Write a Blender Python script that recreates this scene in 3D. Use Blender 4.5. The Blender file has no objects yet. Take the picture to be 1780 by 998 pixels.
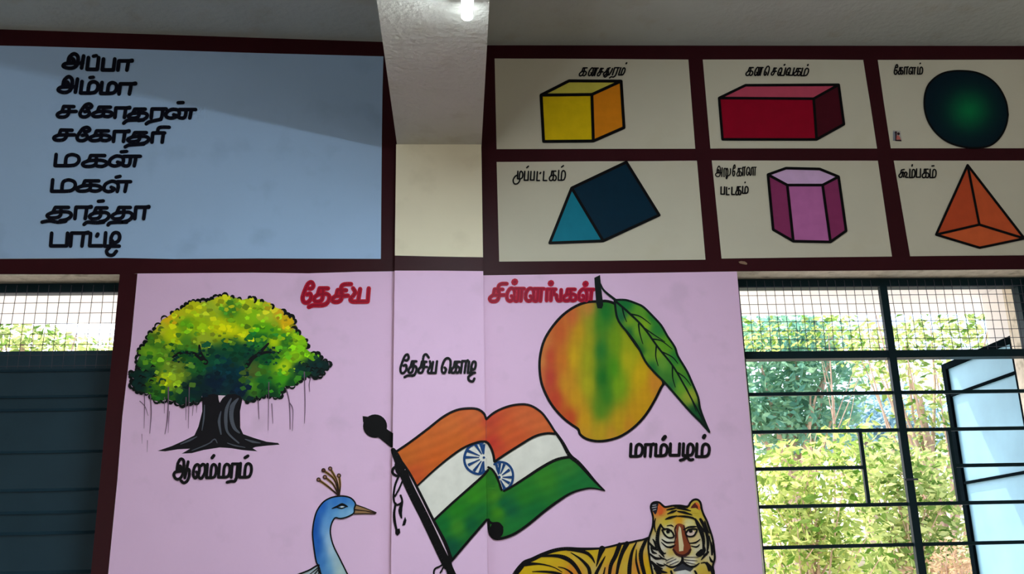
import bpy, bmesh, math, random
from mathutils import Vector, Matrix
from mathutils.geometry import tessellate_polygon

# ------------------------------------------------------------------ camera, light, exposure
SC = bpy.context.scene
COL = SC.collection
rnd = random.Random(7)

FPX = 1684.1
PITCH, YAW, ROLL = (math.radians(a) for a in (16.5406, 3.4842, -1.3636))
_cp, _sp, _c, _s = math.cos(PITCH), math.sin(PITCH), math.cos(YAW), math.sin(YAW)
CF = Vector((_s * _cp, _c * _cp, _sp))
_rt = Vector((_c, -_s, 0))
_up = _rt.cross(CF)
CX = _rt * math.cos(ROLL) + _up * math.sin(ROLL)
CY = _up * math.cos(ROLL) - _rt * math.sin(ROLL)
CO = Vector((0, -3.0, 1.5))

cam_d = bpy.data.cameras.new('camera')
cam_d.sensor_width = 36.0
cam_d.lens = 36.0 * FPX / 1780.0
cam_d.clip_start = 0.05
cam = bpy.data.objects.new('camera', cam_d)
m = Matrix((CX, CY, -CF)).transposed().to_4x4()
m.translation = CO
cam.matrix_world = m
COL.objects.link(cam)
SC.camera = cam

SC.view_settings.view_transform = 'Standard'
SC.view_settings.look = 'None'
SC.view_settings.gamma = 1.0
SC.view_settings.use_curve_mapping = False
SC.view_settings.exposure = 0.47

TUBE_POWER = 205.0
FILL_POWER = 15.0
SUN_POWER = 7.5
SKY_POWER = 0.5

world = bpy.data.worlds.new('sky')
SC.world = world
world.use_nodes = True
wn = world.node_tree
wn.nodes.clear()
wo = wn.nodes.new('ShaderNodeOutputWorld')
wb = wn.nodes.new('ShaderNodeBackground')
ws = wn.nodes.new('ShaderNodeTexSky')
ws.sky_type = 'NISHITA'
ws.sun_disc = False
ws.sun_elevation = math.radians(48)
ws.sun_rotation = math.radians(-40)
ws.air_density = 1.0
ws.dust_density = 3.0
wn.links.new(ws.outputs[0], wb.inputs[0])
wb.inputs[1].default_value = SKY_POWER
wn.links.new(wb.outputs[0], wo.inputs[0])

sun_d = bpy.data.lights.new('sun', 'SUN')
sun_d.energy = SUN_POWER
sun_d.angle = math.radians(0.6)
sun_d.color = (1.0, 0.95, 0.84)
sun = bpy.data.objects.new('sun', sun_d)
COL.objects.link(sun)
SUN_DIR = Vector((-0.22, 0.42, 0.87)).normalized()
sun.rotation_euler = SUN_DIR.to_track_quat('Z', 'Y').to_euler()


def area(name, loc, target, sx, sy, power, color):
    d = bpy.data.lights.new(name, 'AREA')
    d.shape = 'RECTANGLE'
    d.size, d.size_y = sx, sy
    d.energy = power
    d.color = color
    o = bpy.data.objects.new(name, d)
    o.location = loc
    o.rotation_euler = (Vector(loc) - Vector(target)).to_track_quat('Z', 'Y').to_euler()
    COL.objects.link(o)
    return o


# two fill lamps added as soft room light, in openings of the unseen rear wall
area('fill_light', (2.6, -4.98, 1.65), (2.6, 0, 1.65), 1.7, 1.4, FILL_POWER, (1.0, 0.98, 0.96))
area('fill_light', (-2.2, -4.98, 1.65), (-2.2, 0, 1.65), 1.7, 1.4, FILL_POWER, (1.0, 0.98, 0.96))


# ------------------------------------------------------------------ pixel <-> place helpers
def ray(px, py):
    return CF + CX * ((px - 890) / FPX) - CY * ((py - 499) / FPX)


def onY(px, py, y=0.0):
    d = ray(px, py)
    return CO + d * ((y - CO.y) / d.y)


def onX(px, py, x):
    d = ray(px, py)
    return CO + d * ((x - CO.x) / d.x)


def onZ(px, py, z):
    d = ray(px, py)
    return CO + d * ((z - CO.z) / d.z)


COLY = -0.055                                    # face of the column
XL = (onY(690, 250, COLY).x + onY(678, 998, COLY).x) / 2
XR = (onY(837, 250, COLY).x + onY(847.5, 998, COLY).x) / 2


def proj(P):
    v = Vector(P) - CO
    w = v.dot(CF)
    return (890 + FPX * v.dot(CX) / w, 499 - FPX * v.dot(CY) / w)


_a, _b = proj((XL, COLY, 3.0)), proj((XL, COLY, 1.2))
_e, _g = proj((XR, COLY, 3.0)), proj((XR, COLY, 1.2))


def edgeL(py):
    return _a[0] + (_b[0] - _a[0]) * (py - _a[1]) / (_b[1] - _a[1])


def edgeR(py):
    return _e[0] + (_g[0] - _e[0]) * (py - _e[1]) / (_g[1] - _e[1])


LAYER = 0.0006


def wallpt(px, py, layer, zone):
    return onY(px, py, (COLY if zone == 1 else 0.0) - layer * LAYER)


# ------------------------------------------------------------------ materials
def lin(c):
    return tuple(((v / 255) / 12.92 if v / 255 <= 0.04045 else ((v / 255 + 0.055) / 1.055) ** 2.4) for v in c)


def material(name, rgb, rough=0.6, mottle=0.06, scale=6.0, bump=0.0, bscale=60.0, metallic=0.0, attr=False,
             stain=None):
    mt = bpy.data.materials.new(name)
    mt.use_nodes = True
    nt = mt.node_tree
    b = nt.nodes['Principled BSDF']
    b.inputs['Roughness'].default_value = rough
    b.inputs['Metallic'].default_value = metallic
    b.inputs['Specular IOR Level'].default_value = 0.12
    tc = nt.nodes.new('ShaderNodeTexCoord')
    if attr:
        base = nt.nodes.new('ShaderNodeVertexColor')
        base.layer_name = 'Col'
        src = base.outputs['Color']
    else:
        base = nt.nodes.new('ShaderNodeRGB')
        base.outputs[0].default_value = (*lin(rgb), 1)
        src = base.outputs[0]
    nz = nt.nodes.new('ShaderNodeTexNoise')
    nz.inputs['Scale'].default_value = scale
    nz.inputs['Detail'].default_value = 5
    nt.links.new(tc.outputs['Object'], nz.inputs['Vector'])
    mr = nt.nodes.new('ShaderNodeMapRange')
    mr.inputs['From Min'].default_value = 0.25
    mr.inputs['From Max'].default_value = 0.75
    mr.inputs['To Min'].default_value = 1 - mottle
    mr.inputs['To Max'].default_value = 1 + mottle
    nt.links.new(nz.outputs['Fac'], mr.inputs['Value'])
    mx = nt.nodes.new('ShaderNodeMix')
    mx.data_type = 'RGBA'
    mx.blend_type = 'MULTIPLY'
    mx.inputs[0].default_value = 1
    nt.links.new(src, mx.inputs[6])
    nt.links.new(mr.outputs[0], mx.inputs[7])
    out = mx.outputs[2]
    if stain:
        n2 = nt.nodes.new('ShaderNodeTexNoise')
        n2.inputs['Scale'].default_value = stain[1]
        n2.inputs['Detail'].default_value = 7
        nt.links.new(tc.outputs['Object'], n2.inputs['Vector'])
        r2 = nt.nodes.new('ShaderNodeMapRange')
        r2.inputs['From Min'].default_value = 0.56
        r2.inputs['From Max'].default_value = 0.72
        r2.inputs['To Max'].default_value = stain[2]
        nt.links.new(n2.outputs['Fac'], r2.inputs['Value'])
        m2 = nt.nodes.new('ShaderNodeMix')
        m2.data_type = 'RGBA'
        nt.links.new(r2.outputs[0], m2.inputs[0])
        nt.links.new(out, m2.inputs[6])
        m2.inputs[7].default_value = (*lin(stain[0]), 1)
        out = m2.outputs[2]
    nt.links.new(out, b.inputs['Base Color'])
    if bump:
        n3 = nt.nodes.new('ShaderNodeTexNoise')
        n3.inputs['Scale'].default_value = bscale
        n3.inputs['Detail'].default_value = 6
        nt.links.new(tc.outputs['Object'], n3.inputs['Vector'])
        bp = nt.nodes.new('ShaderNodeBump')
        bp.inputs['Strength'].default_value = bump
        bp.inputs['Distance'].default_value = 0.01
        nt.links.new(n3.outputs['Fac'], bp.inputs['Height'])
        nt.links.new(bp.outputs[0], b.inputs['Normal'])
    return mt


_pm = {}


def paint(rgb, rough=0.5):
    k = (tuple(rgb), rough)
    if k not in _pm:
        _pm[k] = material('paint_%d_%d_%d' % tuple(rgb), rgb, rough, 0.08, 25.0)
    return _pm[k]


M_ART = material('art_paint', (255, 255, 255), 0.5, 0.06, 40.0, attr=True)
M_PINK = material('pink_wall_paint', (236, 198, 234), 0.55, 0.03, 5.0, 0.05, 45.0, stain=((190, 165, 190), 9.0, 0.25))
M_CREAM = material('cream_wall_paint', (236, 226, 200), 0.6, 0.035, 5.0, 0.06, 40.0, stain=((200, 188, 158), 8.0, 0.3))
M_PANEL = material('pale_cream_wall_paint', (208, 202, 184), 0.6, 0.035, 5.0, 0.06, 40.0, stain=((202, 194, 170), 8.0, 0.3))
M_BLUE = material('blue_wall_paint', (170, 200, 238), 0.5, 0.03, 4.0, 0.05, 40.0, stain=((140, 168, 205), 7.0, 0.3))
M_MAROON = material('maroon_paint', (54, 14, 22), 0.45, 0.12, 8.0, 0.08, 40.0)
M_WHITEWASH = material('whitewash_plaster', (198, 202, 200), 0.85, 0.05, 4.0, 0.35, 45.0, stain=((180, 172, 156), 10.0, 0.35))
M_BEAM = material('beam_plaster', (206, 202, 192), 0.8, 0.05, 5.0, 0.55, 55.0, stain=((175, 165, 148), 9.0, 0.35))
M_RAW = material('bare_plaster', (206, 198, 184), 0.9, 0.14, 30.0, 0.5, 60.0, stain=((120, 112, 92), 22.0, 0.6))
M_STEEL = material('dark_teal_enamel', (22, 40, 46), 0.4, 0.15, 12.0, 0.05, 60.0)
M_SHUTTER = material('teal_shutter_enamel', (40, 64, 78), 0.45, 0.10, 7.0, 0.06, 20.0)
M_FRAME_OUT = material('shutter_frame_enamel', (8, 15, 19), 0.6, 0.15, 12.0)
M_FRAME_OUT.node_tree.nodes['Principled BSDF'].inputs['Specular IOR Level'].default_value = 0.0
M_STEEL.node_tree.nodes['Principled BSDF'].inputs['Specular IOR Level'].default_value = 0.05
M_SHUTTER_OUT = material('pale_blue_shutter_enamel', (112, 154, 176), 0.45, 0.10, 6.0, 0.06, 20.0)
M_WIRE = material('wire_steel', (70, 72, 84), 0.5, 0.1, 30.0)
M_CONC = material('sunshade_plaster', (228, 226, 226), 0.9, 0.06, 6.0, 0.2, 40.0)
M_FLOOR = material('floor_cement', (120, 112, 104), 0.6, 0.1, 4.0)
M_GROUND = material('bare_earth', (176, 170, 162), 0.95, 0.2, 2.0)
M_BARK = material('bark', (190, 160, 140), 0.9, 0.25, 9.0, 0.5, 25.0)
M_PLASTIC = material('white_plastic', (235, 235, 232), 0.4, 0.02, 9.0)
M_BLACKP = material('black_paint', (7, 6, 9), 0.5, 0.15, 20.0)


def leaf_material(name, rgb, rgb2):
    mt = bpy.data.materials.new(name)
    mt.use_nodes = True
    nt = mt.node_tree
    nt.nodes.clear()
    out = nt.nodes.new('ShaderNodeOutputMaterial')
    mixs = nt.nodes.new('ShaderNodeMixShader')
    df = nt.nodes.new('ShaderNodeBsdfDiffuse')
    tr = nt.nodes.new('ShaderNodeBsdfTranslucent')
    ge = nt.nodes.new('ShaderNodeNewGeometry')
    mx = nt.nodes.new('ShaderNodeMix')
    mx.data_type = 'RGBA'
    mx.inputs[6].default_value = (*lin(rgb), 1)
    mx.inputs[7].default_value = (*lin(rgb2), 1)
    nt.links.new(ge.outputs['Random Per Island'], mx.inputs[0])
    nt.links.new(mx.outputs[2], df.inputs[0])
    nt.links.new(mx.outputs[2], tr.inputs[0])
    mixs.inputs[0].default_value = 0.5
    nt.links.new(df.outputs[0], mixs.inputs[1])
    nt.links.new(tr.outputs[0], mixs.inputs[2])
    nt.links.new(mixs.outputs[0], out.inputs[0])
    return mt


# ------------------------------------------------------------------ object helpers
def tag(o, label=None, cat=None, group=None, kind=None):
    if label:
        o['label'] = label
    if cat:
        o['category'] = cat
    if group:
        o['group'] = group
    if kind:
        o['kind'] = kind
    return o


def empty(name, loc, label, cat, group=None, kind=None):
    o = bpy.data.objects.new(name, None)
    o.empty_display_size = 0.05
    o.location = loc
    COL.objects.link(o)
    return tag(o, label, cat, group, kind)


class MB:
    """collects shapes in world space for one mesh object"""

    def __init__(self):
        self.v, self.f, self.c = [], [], []

    def face(self, pts, cols=None):
        n = len(self.v)
        self.v += [tuple(p) for p in pts]
        self.f.append(tuple(range(n, n + len(pts))))
        self.c += list(cols) if cols else [(1, 1, 1)] * len(pts)

    def box(self, x0, x1, y0, y1, z0, z1):
        p = [(x, y, z) for z in (z0, z1) for y in (y0, y1) for x in (x0, x1)]
        for f in ((0, 2, 3, 1), (4, 5, 7, 6), (0, 1, 5, 4), (2, 6, 7, 3), (0, 4, 6, 2), (1, 3, 7, 5)):
            self.face([p[i] for i in f])
        return self

    def bar(self, a, b, w, d, up=(0, 1, 0)):
        """rectangular bar from a to b; d measured along up, w across"""
        a, b = Vector(a), Vector(b)
        t = (b - a).normalized()
        u = (Vector(up) - t * Vector(up).dot(t)).normalized()
        s = t.cross(u)
        q = [(-w / 2, -d / 2), (w / 2, -d / 2), (w / 2, d / 2), (-w / 2, d / 2)]
        A = [a + s * i + u * j for i, j in q]
        B = [b + s * i + u * j for i, j in q]
        for i in range(4):
            k = (i + 1) % 4
            self.face([A[i], A[k], B[k], B[i]])
        self.face(A[::-1])
        self.face(B)
        return self

    def tube(self, pts, radii, n=8, caps=True):
        pts = [Vector(p) for p in pts]
        rings = []
        for i, p in enumerate(pts):
            t = (pts[min(i + 1, len(pts) - 1)] - pts[max(i - 1, 0)]).normalized()
            ref = Vector((0, 0, 1)) if abs(t.z) < 0.9 else Vector((1, 0, 0))
            u = t.cross(ref).normalized()
            w = t.cross(u)
            r = radii[i] if isinstance(radii, (list, tuple)) else radii
            rings.append([p + (u * math.cos(2 * math.pi * k / n) + w * math.sin(2 * math.pi * k / n)) * r for k in range(n)])
        for A, B in zip(rings, rings[1:]):
            for k in range(n):
                j = (k + 1) % n
                self.face([A[k], A[j], B[j], B[k]])
        if caps:
            self.face(rings[0][::-1])
            self.face(rings[-1])
        return self

    def build(self, name, mat, parent=None, attr=False, weld=False):
        if parent is None:
            n = len(self.v) or 1
            org = Vector((sum(v[0] for v in self.v) / n, sum(v[1] for v in self.v) / n, min(v[2] for v in self.v)))
        else:
            org = parent_world(parent)
        me = bpy.data.meshes.new(name)
        me.from_pydata([tuple(Vector(v) - org) for v in self.v], [], self.f)
        if attr:
            ca = me.color_attributes.new('Col', 'FLOAT_COLOR', 'POINT')
            for i, c in enumerate(self.c):
                ca.data[i].color = (*c, 1)
        if weld:
            bm = bmesh.new()
            bm.from_mesh(me)
            bmesh.ops.remove_doubles(bm, verts=bm.verts, dist=1e-6)
            bm.to_mesh(me)
            bm.free()
        me.materials.append(mat)
        o = bpy.data.objects.new(name, me)
        COL.objects.link(o)
        if parent is None:
            o.location = org
        else:
            o.parent = parent
        return o


def parent_world(o):
    p = Vector((0, 0, 0))
    while o is not None:
        p += Vector(o.location)
        o = o.parent
    return p


# ------------------------------------------------------------------ painting on the wall
class Crop:
    """coordinates read in an enlarged view of the photograph: origin and scale"""

    def __init__(s, x0, y0, k):
        s.x0, s.y0, s.k = x0, y0, k

    def __call__(s, pts):
        return [(s.x0 + p[0] / s.k, s.y0 + p[1] / s.k) for p in pts]


def pp(text):
    return [tuple(float(v) for v in t.split(',')) for t in text.split()]


def smooth(pts, n=5, closed=False):
    if len(pts) < 3:
        return list(pts)
    out = []
    N = len(pts)
    rng = range(N) if closed else range(N - 1)
    for i in rng:
        if closed:
            p0, p1, p2, p3 = (pts[(i + k) % N] for k in (-1, 0, 1, 2))
        else:
            p0, p1, p2, p3 = pts[max(i - 1, 0)], pts[i], pts[i + 1], pts[min(i + 2, N - 1)]
        for j in range(n):
            t = j / n
            out.append(tuple(0.5 * (2 * b + (c - a) * t + (2 * a - 5 * b + 4 * c - d) * t * t + (3 * b - a - 3 * c + d) * t ** 3)
                             for a, b, c, d in zip(p0, p1, p2, p3)))
    if not closed:
        out.append(tuple(pts[-1]))
    return out


def clip_half(poly, fn):
    """keep the side of fn >= 0"""
    out = []
    for i in range(len(poly)):
        a, b = poly[i], poly[(i + 1) % len(poly)]
        fa, fb = fn(a), fn(b)
        if fa >= 0:
            out.append(a)
        if (fa >= 0) != (fb >= 0):
            t = fa / (fa - fb)
            out.append((a[0] + (b[0] - a[0]) * t, a[1] + (b[1] - a[1]) * t))
    return out


class Art(MB):
    """paint film: polygons and brush strokes given in photograph pixels, laid on wall or column"""

    def convex(self, poly, layer, col=None):
        self.k = getattr(self, 'k', 0) + 1
        layer = layer + 0.008 * (self.k % 110)          # successive touches of the brush lie over one another
        zs = (lambda p: edgeL(p[1]) - p[0], None, lambda p: p[0] - edgeR(p[1]))
        d = [(zs[0](p), zs[2](p)) for p in poly]
        if all(a > 0 for a, b in d):
            parts = [(0, poly)]
        elif all(b > 0 for a, b in d):
            parts = [(2, poly)]
        elif all(a <= 0 and b <= 0 for a, b in d):
            parts = [(1, poly)]
        else:
            parts = [(0, clip_half(poly, zs[0])), (2, clip_half(poly, zs[2])),
                     (1, clip_half(clip_half(poly, lambda p: -zs[0](p)), lambda p: -zs[2](p)))]
        for z, q in parts:
            if len(q) < 3:
                continue
            ar = sum(q[i - 1][0] * q[i][1] - q[i][0] * q[i - 1][1] for i in range(len(q)))
            if abs(ar) < 1e-7:
                continue
            if ar > 0:
                q = q[::-1]
            cs = [lin_clip(col(*p)) for p in q] if callable(col) else None
            self.face([wallpt(p[0], p[1], layer, z) for p in q], cs)

    def fill(self, poly, layer=0, col=None):
        if len(poly) == 3:
            return self.convex(poly, layer, col)
        for t in tessellate_polygon([[Vector((p[0], p[1], 0)) for p in poly]]):
            self.convex([poly[i] for i in t], layer, col)
        return self

    def grad(self, poly, layer, col, step=4.0):
        x0, x1 = min(p[0] for p in poly), max(p[0] for p in poly)
        y0, y1 = min(p[1] for p in poly), max(p[1] for p in poly)
        ny = max(1, int((y1 - y0) / step))
        nx = max(1, int((x1 - x0) / step))
        for j in range(ny):
            a, b = y0 + (y1 - y0) * j / ny, y0 + (y1 - y0) * (j + 1) / ny
            row = clip_half(clip_half(poly, lambda p: p[1] - a), lambda p: b - p[1])
            if len(row) < 3:
                continue
            for i in range(nx):
                c, d = x0 + (x1 - x0) * i / nx, x0 + (x1 - x0) * (i + 1) / nx
                q = clip_half(clip_half(row, lambda p: p[0] - c), lambda p: d - p[0])
                if len(q) >= 3:
                    self.fill(q, layer, col) if len(q) > 4 else self.convex(q, layer, col)
        return self

    def stroke(self, pts, w, layer=1, col=None, caps=True):
        """w: width in pixels or list along the stroke"""
        n = len(pts)
        w = [v * 1.2 for v in w] if isinstance(w, (list, tuple)) else w * 1.2
        ws = [w] * n if not isinstance(w, (list, tuple)) else [w[min(len(w) - 2, int(i / (n - 1) * (len(w) - 1)))] +
              (w[min(len(w) - 1, int(i / (n - 1) * (len(w) - 1)) + 1)] - w[min(len(w) - 2, int(i / (n - 1) * (len(w) - 1)))]) *
              ((i / (n - 1) * (len(w) - 1)) - min(len(w) - 2, int(i / (n - 1) * (len(w) - 1)))) for i in range(n)]
        for i in range(n - 1):
            a, b = pts[i], pts[i + 1]
            dx, dy = b[0] - a[0], b[1] - a[1]
            L = math.hypot(dx, dy)
            if L < 1e-6:
                continue
            nx, ny = -dy / L, dx / L
            h, k = ws[i] / 2, ws[i + 1] / 2
            self.convex([(a[0] + nx * h, a[1] + ny * h), (b[0] + nx * k, b[1] + ny * k),
                         (b[0] - nx * k, b[1] - ny * k), (a[0] - nx * h, a[1] - ny * h)], layer, col)
        for i, p in enumerate(pts):
            if 0 < i < n - 1 or caps:
                if 0 < i < n - 1:
                    u = (pts[i][0] - pts[i - 1][0], pts[i][1] - pts[i - 1][1])
                    v = (pts[i + 1][0] - pts[i][0], pts[i + 1][1] - pts[i][1])
                    if abs(math.atan2(u[0] * v[1] - u[1] * v[0], u[0] * v[0] + u[1] * v[1])) < 0.12:
                        continue
                self.dot(p, ws[i] / 2, layer, col, 8)
        return self

    def dot(self, c, r, layer=1, col=None, n=12, ry=None):
        ry = ry or r
        self.convex([(c[0] + r * math.cos(2 * math.pi * k / n), c[1] + ry * math.sin(2 * math.pi * k / n)) for k in range(n)], layer, col)
        return self

    def line(self, pts, w, layer=1, col=None):
        return self.stroke(smooth(pts), w, layer, col)


def lin_clip(c):
    return lin(tuple(min(255, max(0, v)) for v in c))


def field(samples, power=3.0, streak=None, soft=30.0, ys=1.0):
    """smooth colour field of a painted picture from dabs of colour"""
    def f(x, y):
        s = [0, 0, 0]
        W = 0
        for sx, sy, c in samples:
            w = 1.0 / ((x - sx) ** 2 + ((y - sy) * ys) ** 2 + soft) ** (power / 2)
            W += w
            for k in range(3):
                s[k] += c[k] * w
        r = [v / W for v in s]
        if streak:
            q = streak(x, y)
            r = [v * q for v in r]
        return r
    return f


def samples(crop, text):
    out = []
    for t in text.split():
        a, b = t.split(':')
        x, y = (float(v) for v in a.split(','))
        p = crop([(x, y)])[0]
        out.append((p[0], p[1], tuple(float(v) for v in b.split(','))))
    return out


def art(name, mat, parent=None):
    a = Art()
    a.name_, a.mat_, a.par_ = name, mat, parent
    return a


# ------------------------------------------------------------------ the room
Z_LINTEL = 2.441
Z_BEAM = onY(763, 251, COLY).z
WX0, WX1 = 0.925, 1.955                         # right window opening
LX0, LX1 = -2.10, -1.064                        # left window opening
SILL = 1.0
RX0, RX1, RY0 = -3.6, 4.4, -5.0
TH = 0.23

w = MB()
for x0, x1 in ((RX0, LX0), (LX1, WX0), (WX1, RX1)):
    w.box(x0, x1, 0, TH, 0, 3.45)
for x0, x1 in ((LX0, LX1), (WX0, WX1)):
    w.box(x0, x1, 0, TH, 0, SILL)
    w.box(x0, x1, 0, TH, Z_LINTEL, 3.45)
tag(w.build('wall_back', M_RAW), 'painted classroom wall with a window at each end', 'wall', kind='structure')
tag(MB().box(RX0 - 0.2, RX0, RY0, TH, 0, 3.45).build('wall_left', M_CREAM), kind='structure')
tag(MB().box(RX1, RX1 + 0.2, RY0, TH, 0, 3.45).build('wall_right', M_CREAM), kind='structure')
w = MB()
for x0, x1 in ((RX0, -3.1), (-1.3, 1.7), (3.5, RX1)):
    w.box(x0, x1, RY0 - 0.2, RY0, 0, 3.45)
for x0, x1 in ((-3.1, -1.3), (1.7, 3.5)):
    w.box(x0, x1, RY0 - 0.2, RY0, 0, 0.9)
    w.box(x0, x1, RY0 - 0.2, RY0, 2.4, 3.45)
tag(w.build('wall_front', M_CREAM), kind='structure')
tag(MB().box(RX0 - 0.2, RX1 + 0.2, RY0 - 0.2, TH, -0.12, 0).build('floor', M_FLOOR), kind='structure')

# ceiling: two bays either side of the beam, each following the line where it meets the wall
zl0, zl1 = onY(0, 51).z, onY(665, 73).z
zr0, zr1 = onY(848, 79).z, onY(1780, 80).z
xl0, xl1 = onY(0, 51).x, onY(665, 73).x
xr0, xr1 = onY(848, 79).x, onY(1780, 80).x
sl, sr = (zl1 - zl0) / (xl1 - xl0), (zr1 - zr0) / (xr1 - xr0)
w = MB()
for xa, xb, za, zb in ((RX0, -0.05, zl0 + sl * (RX0 - xl0), zl0 + sl * (-0.05 - xl0)), (-0.05, RX1, zr0 + sr * (-0.05 - xr0), zr0 + sr * (RX1 - xr0))):
    P = [(xa, RY0, za), (xb, RY0, zb), (xb, 0.0, zb), (xa, 0.0, za)]
    Q = [(x, y, 3.6) for x, y, z in P]
    w.face(P[::-1])
    w.face(Q)
    for i in range(4):
        k = (i + 1) % 4
        w.face([P[i], P[k], Q[k], Q[i]])
tag(w.build('ceiling', M_WHITEWASH), kind='structure')

# column and the beam it carries
w = MB()
w.box(XL, XR, COLY, 0.0, 0, Z_BEAM)
column = tag(w.build('column', M_CREAM), 'shallow wall column cream above and pink below, under the ceiling beam', 'column', kind='structure')
BXL = onY(690, 250, COLY).x
BXR = onY(837, 250, COLY).x
bl2, br2 = onZ(655, 0, Z_BEAM), onZ(851, 0, Z_BEAM)
gl = (bl2.x - BXL) / (bl2.y - COLY)
gr = (br2.x - BXR) / (br2.y - COLY)
w = MB()
P = [(BXL + gl * (RY0 - COLY), RY0, Z_BEAM), (BXR + gr * (RY0 - COLY), RY0, Z_BEAM), (BXR - gr * COLY, 0.0, Z_BEAM), (BXL - gl * COLY, 0.0, Z_BEAM)]
Q = [(x, y, 3.4) for x, y, z in P]
w.face(P[::-1])
w.face(Q)
for i in range(4):
    k = (i + 1) % 4
    w.face([P[i], P[k], Q[k], Q[i]])
tag(w.build('ceiling_beam', M_BEAM), 'rough whitewashed ceiling beam resting on the column', 'beam', kind='structure')

# ------------------------------------------------------------------ maroon bands
EXT = 1330                                        # painting goes on below the picture


def along(a, b, y):
    return (a[0] + (b[0] - a[0]) * (y - a[1]) / (b[1] - a[1]), y)


def tozone(p, zone):
    if zone == 0:
        return clip_half(p, lambda q: edgeL(q[1]) - q[0] + 2)
    if zone == 2:
        return clip_half(p, lambda q: q[0] - edgeR(q[1]) + 2)
    return clip_half(clip_half(p, lambda q: q[0] - edgeL(q[1])), lambda q: edgeR(q[1]) - q[0])


def flat(polys, zone, layer):
    a = Art()
    for p in polys:
        p = tozone(p, zone)
        for t in tessellate_polygon([[Vector((q[0], q[1], 0)) for q in p]]):
            tri = [p[i] for i in t]
            ar = sum(tri[i - 1][0] * tri[i][1] - tri[i][0] * tri[i - 1][1] for i in range(3))
            if ar > 0:
                tri = tri[::-1]
            a.face([wallpt(q[0], q[1], layer, zone) for q in tri])
    return a


def band(n, polys, label):
    a = flat(polys, 0 if n <= 4 else 1 if n == 11 else 2, 0.6 + 0.1 * n)
    o = a.build('trim_%d' % n, M_MAROON)
    return tag(o, label, 'painted band', kind='structure')


band(1, [pp('-420,28 400,55 700,62 700,100 667,98 450,92.3 210,84.7 55,80.4 -420,71')], 'dark maroon band along the ceiling above the blue panel')
band(2, [pp('664,90 700,90 700,480 661,480')], 'dark maroon upright band between blue panel and column')
band(3, [pp('-420,452 120,449.6 215,448.6 303,450.3 450,449.3 690,450.2 700,472 620,472.6 536,475.2 440,474 239,475.6 209.5,477.2 -420,476')],
     'dark maroon band under the blue panel')
band(4, [pp('207,476 240,476 228,593 212.6,725 204,835 188,998') + [along((204, 835), (188, 998), EXT), proj((LX1, 0, 1.05))] +
         [proj((LX1, 0, z)) for z in (1.5, 1.8, 2.1, 2.44)]], 'dark maroon upright band beside the left window')
band(5, [pp('820,70 1300,66 2150,70 2150,104 1500,104.3 1222,103.6 1196,103.6 980,102 855,101.8 820,101')], 'dark maroon band along the ceiling above the shape panels')
band(6, [pp('820,95 861,95 864,259 868,455 868,482 820,482')], 'dark maroon upright band between column and shape panels')
band(7, [pp('861,258.8 1209,258.3 1525,257.8 2150,257.6 2150,279 1554,279.3 1237,279 1000,281 863,281.8')], 'dark maroon band between upper and lower shape panels')
band(8, [pp('820,455 868,454.8 1226,451.3 1254,449.4 1550,445.8 1582,445.5 2150,441 2150,467.5 1780,468.2 1530,470.2 1280,472 1030,476 820,479')],
     'dark maroon band under the shape panels')
band(9, [pp('1196,100 1222,100 1235,258 1237.5,279 1254.5,452 1226.5,454 1211.6,281 1208.5,258')], 'dark maroon upright band between first and second shape columns')
band(10, [pp('1500,101 1526,101 1548.5,258 1553.6,279 1582.3,448 1550.5,449 1526,280 1524.5,258')], 'dark maroon upright band between second and third shape columns')
band(11, [pp('689,444.3 760,446 839.5,447.3 850,447.3 850,471.5 760,470.6 680,470.6 680,444.3')], 'dark maroon band across the column')


# ------------------------------------------------------------------ painted panels
def panel(poly, mat, label, zone=2):
    return tag(flat([poly], zone, 2).build('mural_field', mat), label, 'painted field')


panel(pp('-420,71 55,80.4 210,84.7 450,92.3 666.5,98 665,151 663.7,242 662,450 450,449.3 303,450.3 215,448.6 -420,452'), M_BLUE,
      'large pale blue wall panel holding eight black Tamil words', 0)
G = 'cream shape panels'
panel(pp('859.8,101.8 1030,102.6 1196.5,103.6 1202,175 1208.4,258.6 1030,258.8 863.3,259.3'), M_PANEL, 'cream wall panel with the yellow cube, top row next to the column')
panel(pp('1221.6,103.6 1360,103.2 1500.2,104.2 1512,176 1524.5,258.2 1380,258 1234.9,257.8'), M_PANEL, 'cream wall panel with the red cuboid, middle of the top row')
panel(pp('1525.8,104.2 2150,103 2190,257.4 1548.5,257.8 1536,176'), M_PANEL, 'cream wall panel with the dark green sphere, right end of top row')
panel(pp('863.3,281.6 1040,280.4 1211.6,280.8 1226.3,451.4 1050,453.4 867.8,454.8'), M_PANEL, 'cream wall panel with the teal prism, bottom row next to the column')
panel(pp('1237.3,279 1380,279.3 1526,280 1550.5,446 1400,447.6 1254.4,449.5'), M_PANEL, 'cream wall panel with the purple hexagonal prism, middle of bottom row')
panel(pp('1553.6,279.3 2150,279 2200,437 1582.2,445.5'), M_PANEL, 'cream wall panel with the orange pyramid, right end of bottom row')
panel(pp('239,475.6 440,474 536,475.2 620,472.6 700,471.5') + [(700, EXT), along((204, 835), (188, 998), EXT)] + pp('188,998 204,835 212.6,725 228,593'), M_PINK,
      'pink wall panel left of the column behind tree and peacock', 0)
panel(pp('680,470.6 760,470.6 850,471.5') + [(860, EXT), (670, EXT)], M_PINK, 'pink face of the column behind the flag', 1)
panel(pp('838,478.8 1030,476 1281,472 1326,998') + [along((1281, 472), (1326, 998), EXT), (838, EXT)], M_PINK,
      'pink wall panel right of the column behind mango and tiger')

# thin pale line where the ceiling plaster meets the wall stays with the ceiling itself

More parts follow.
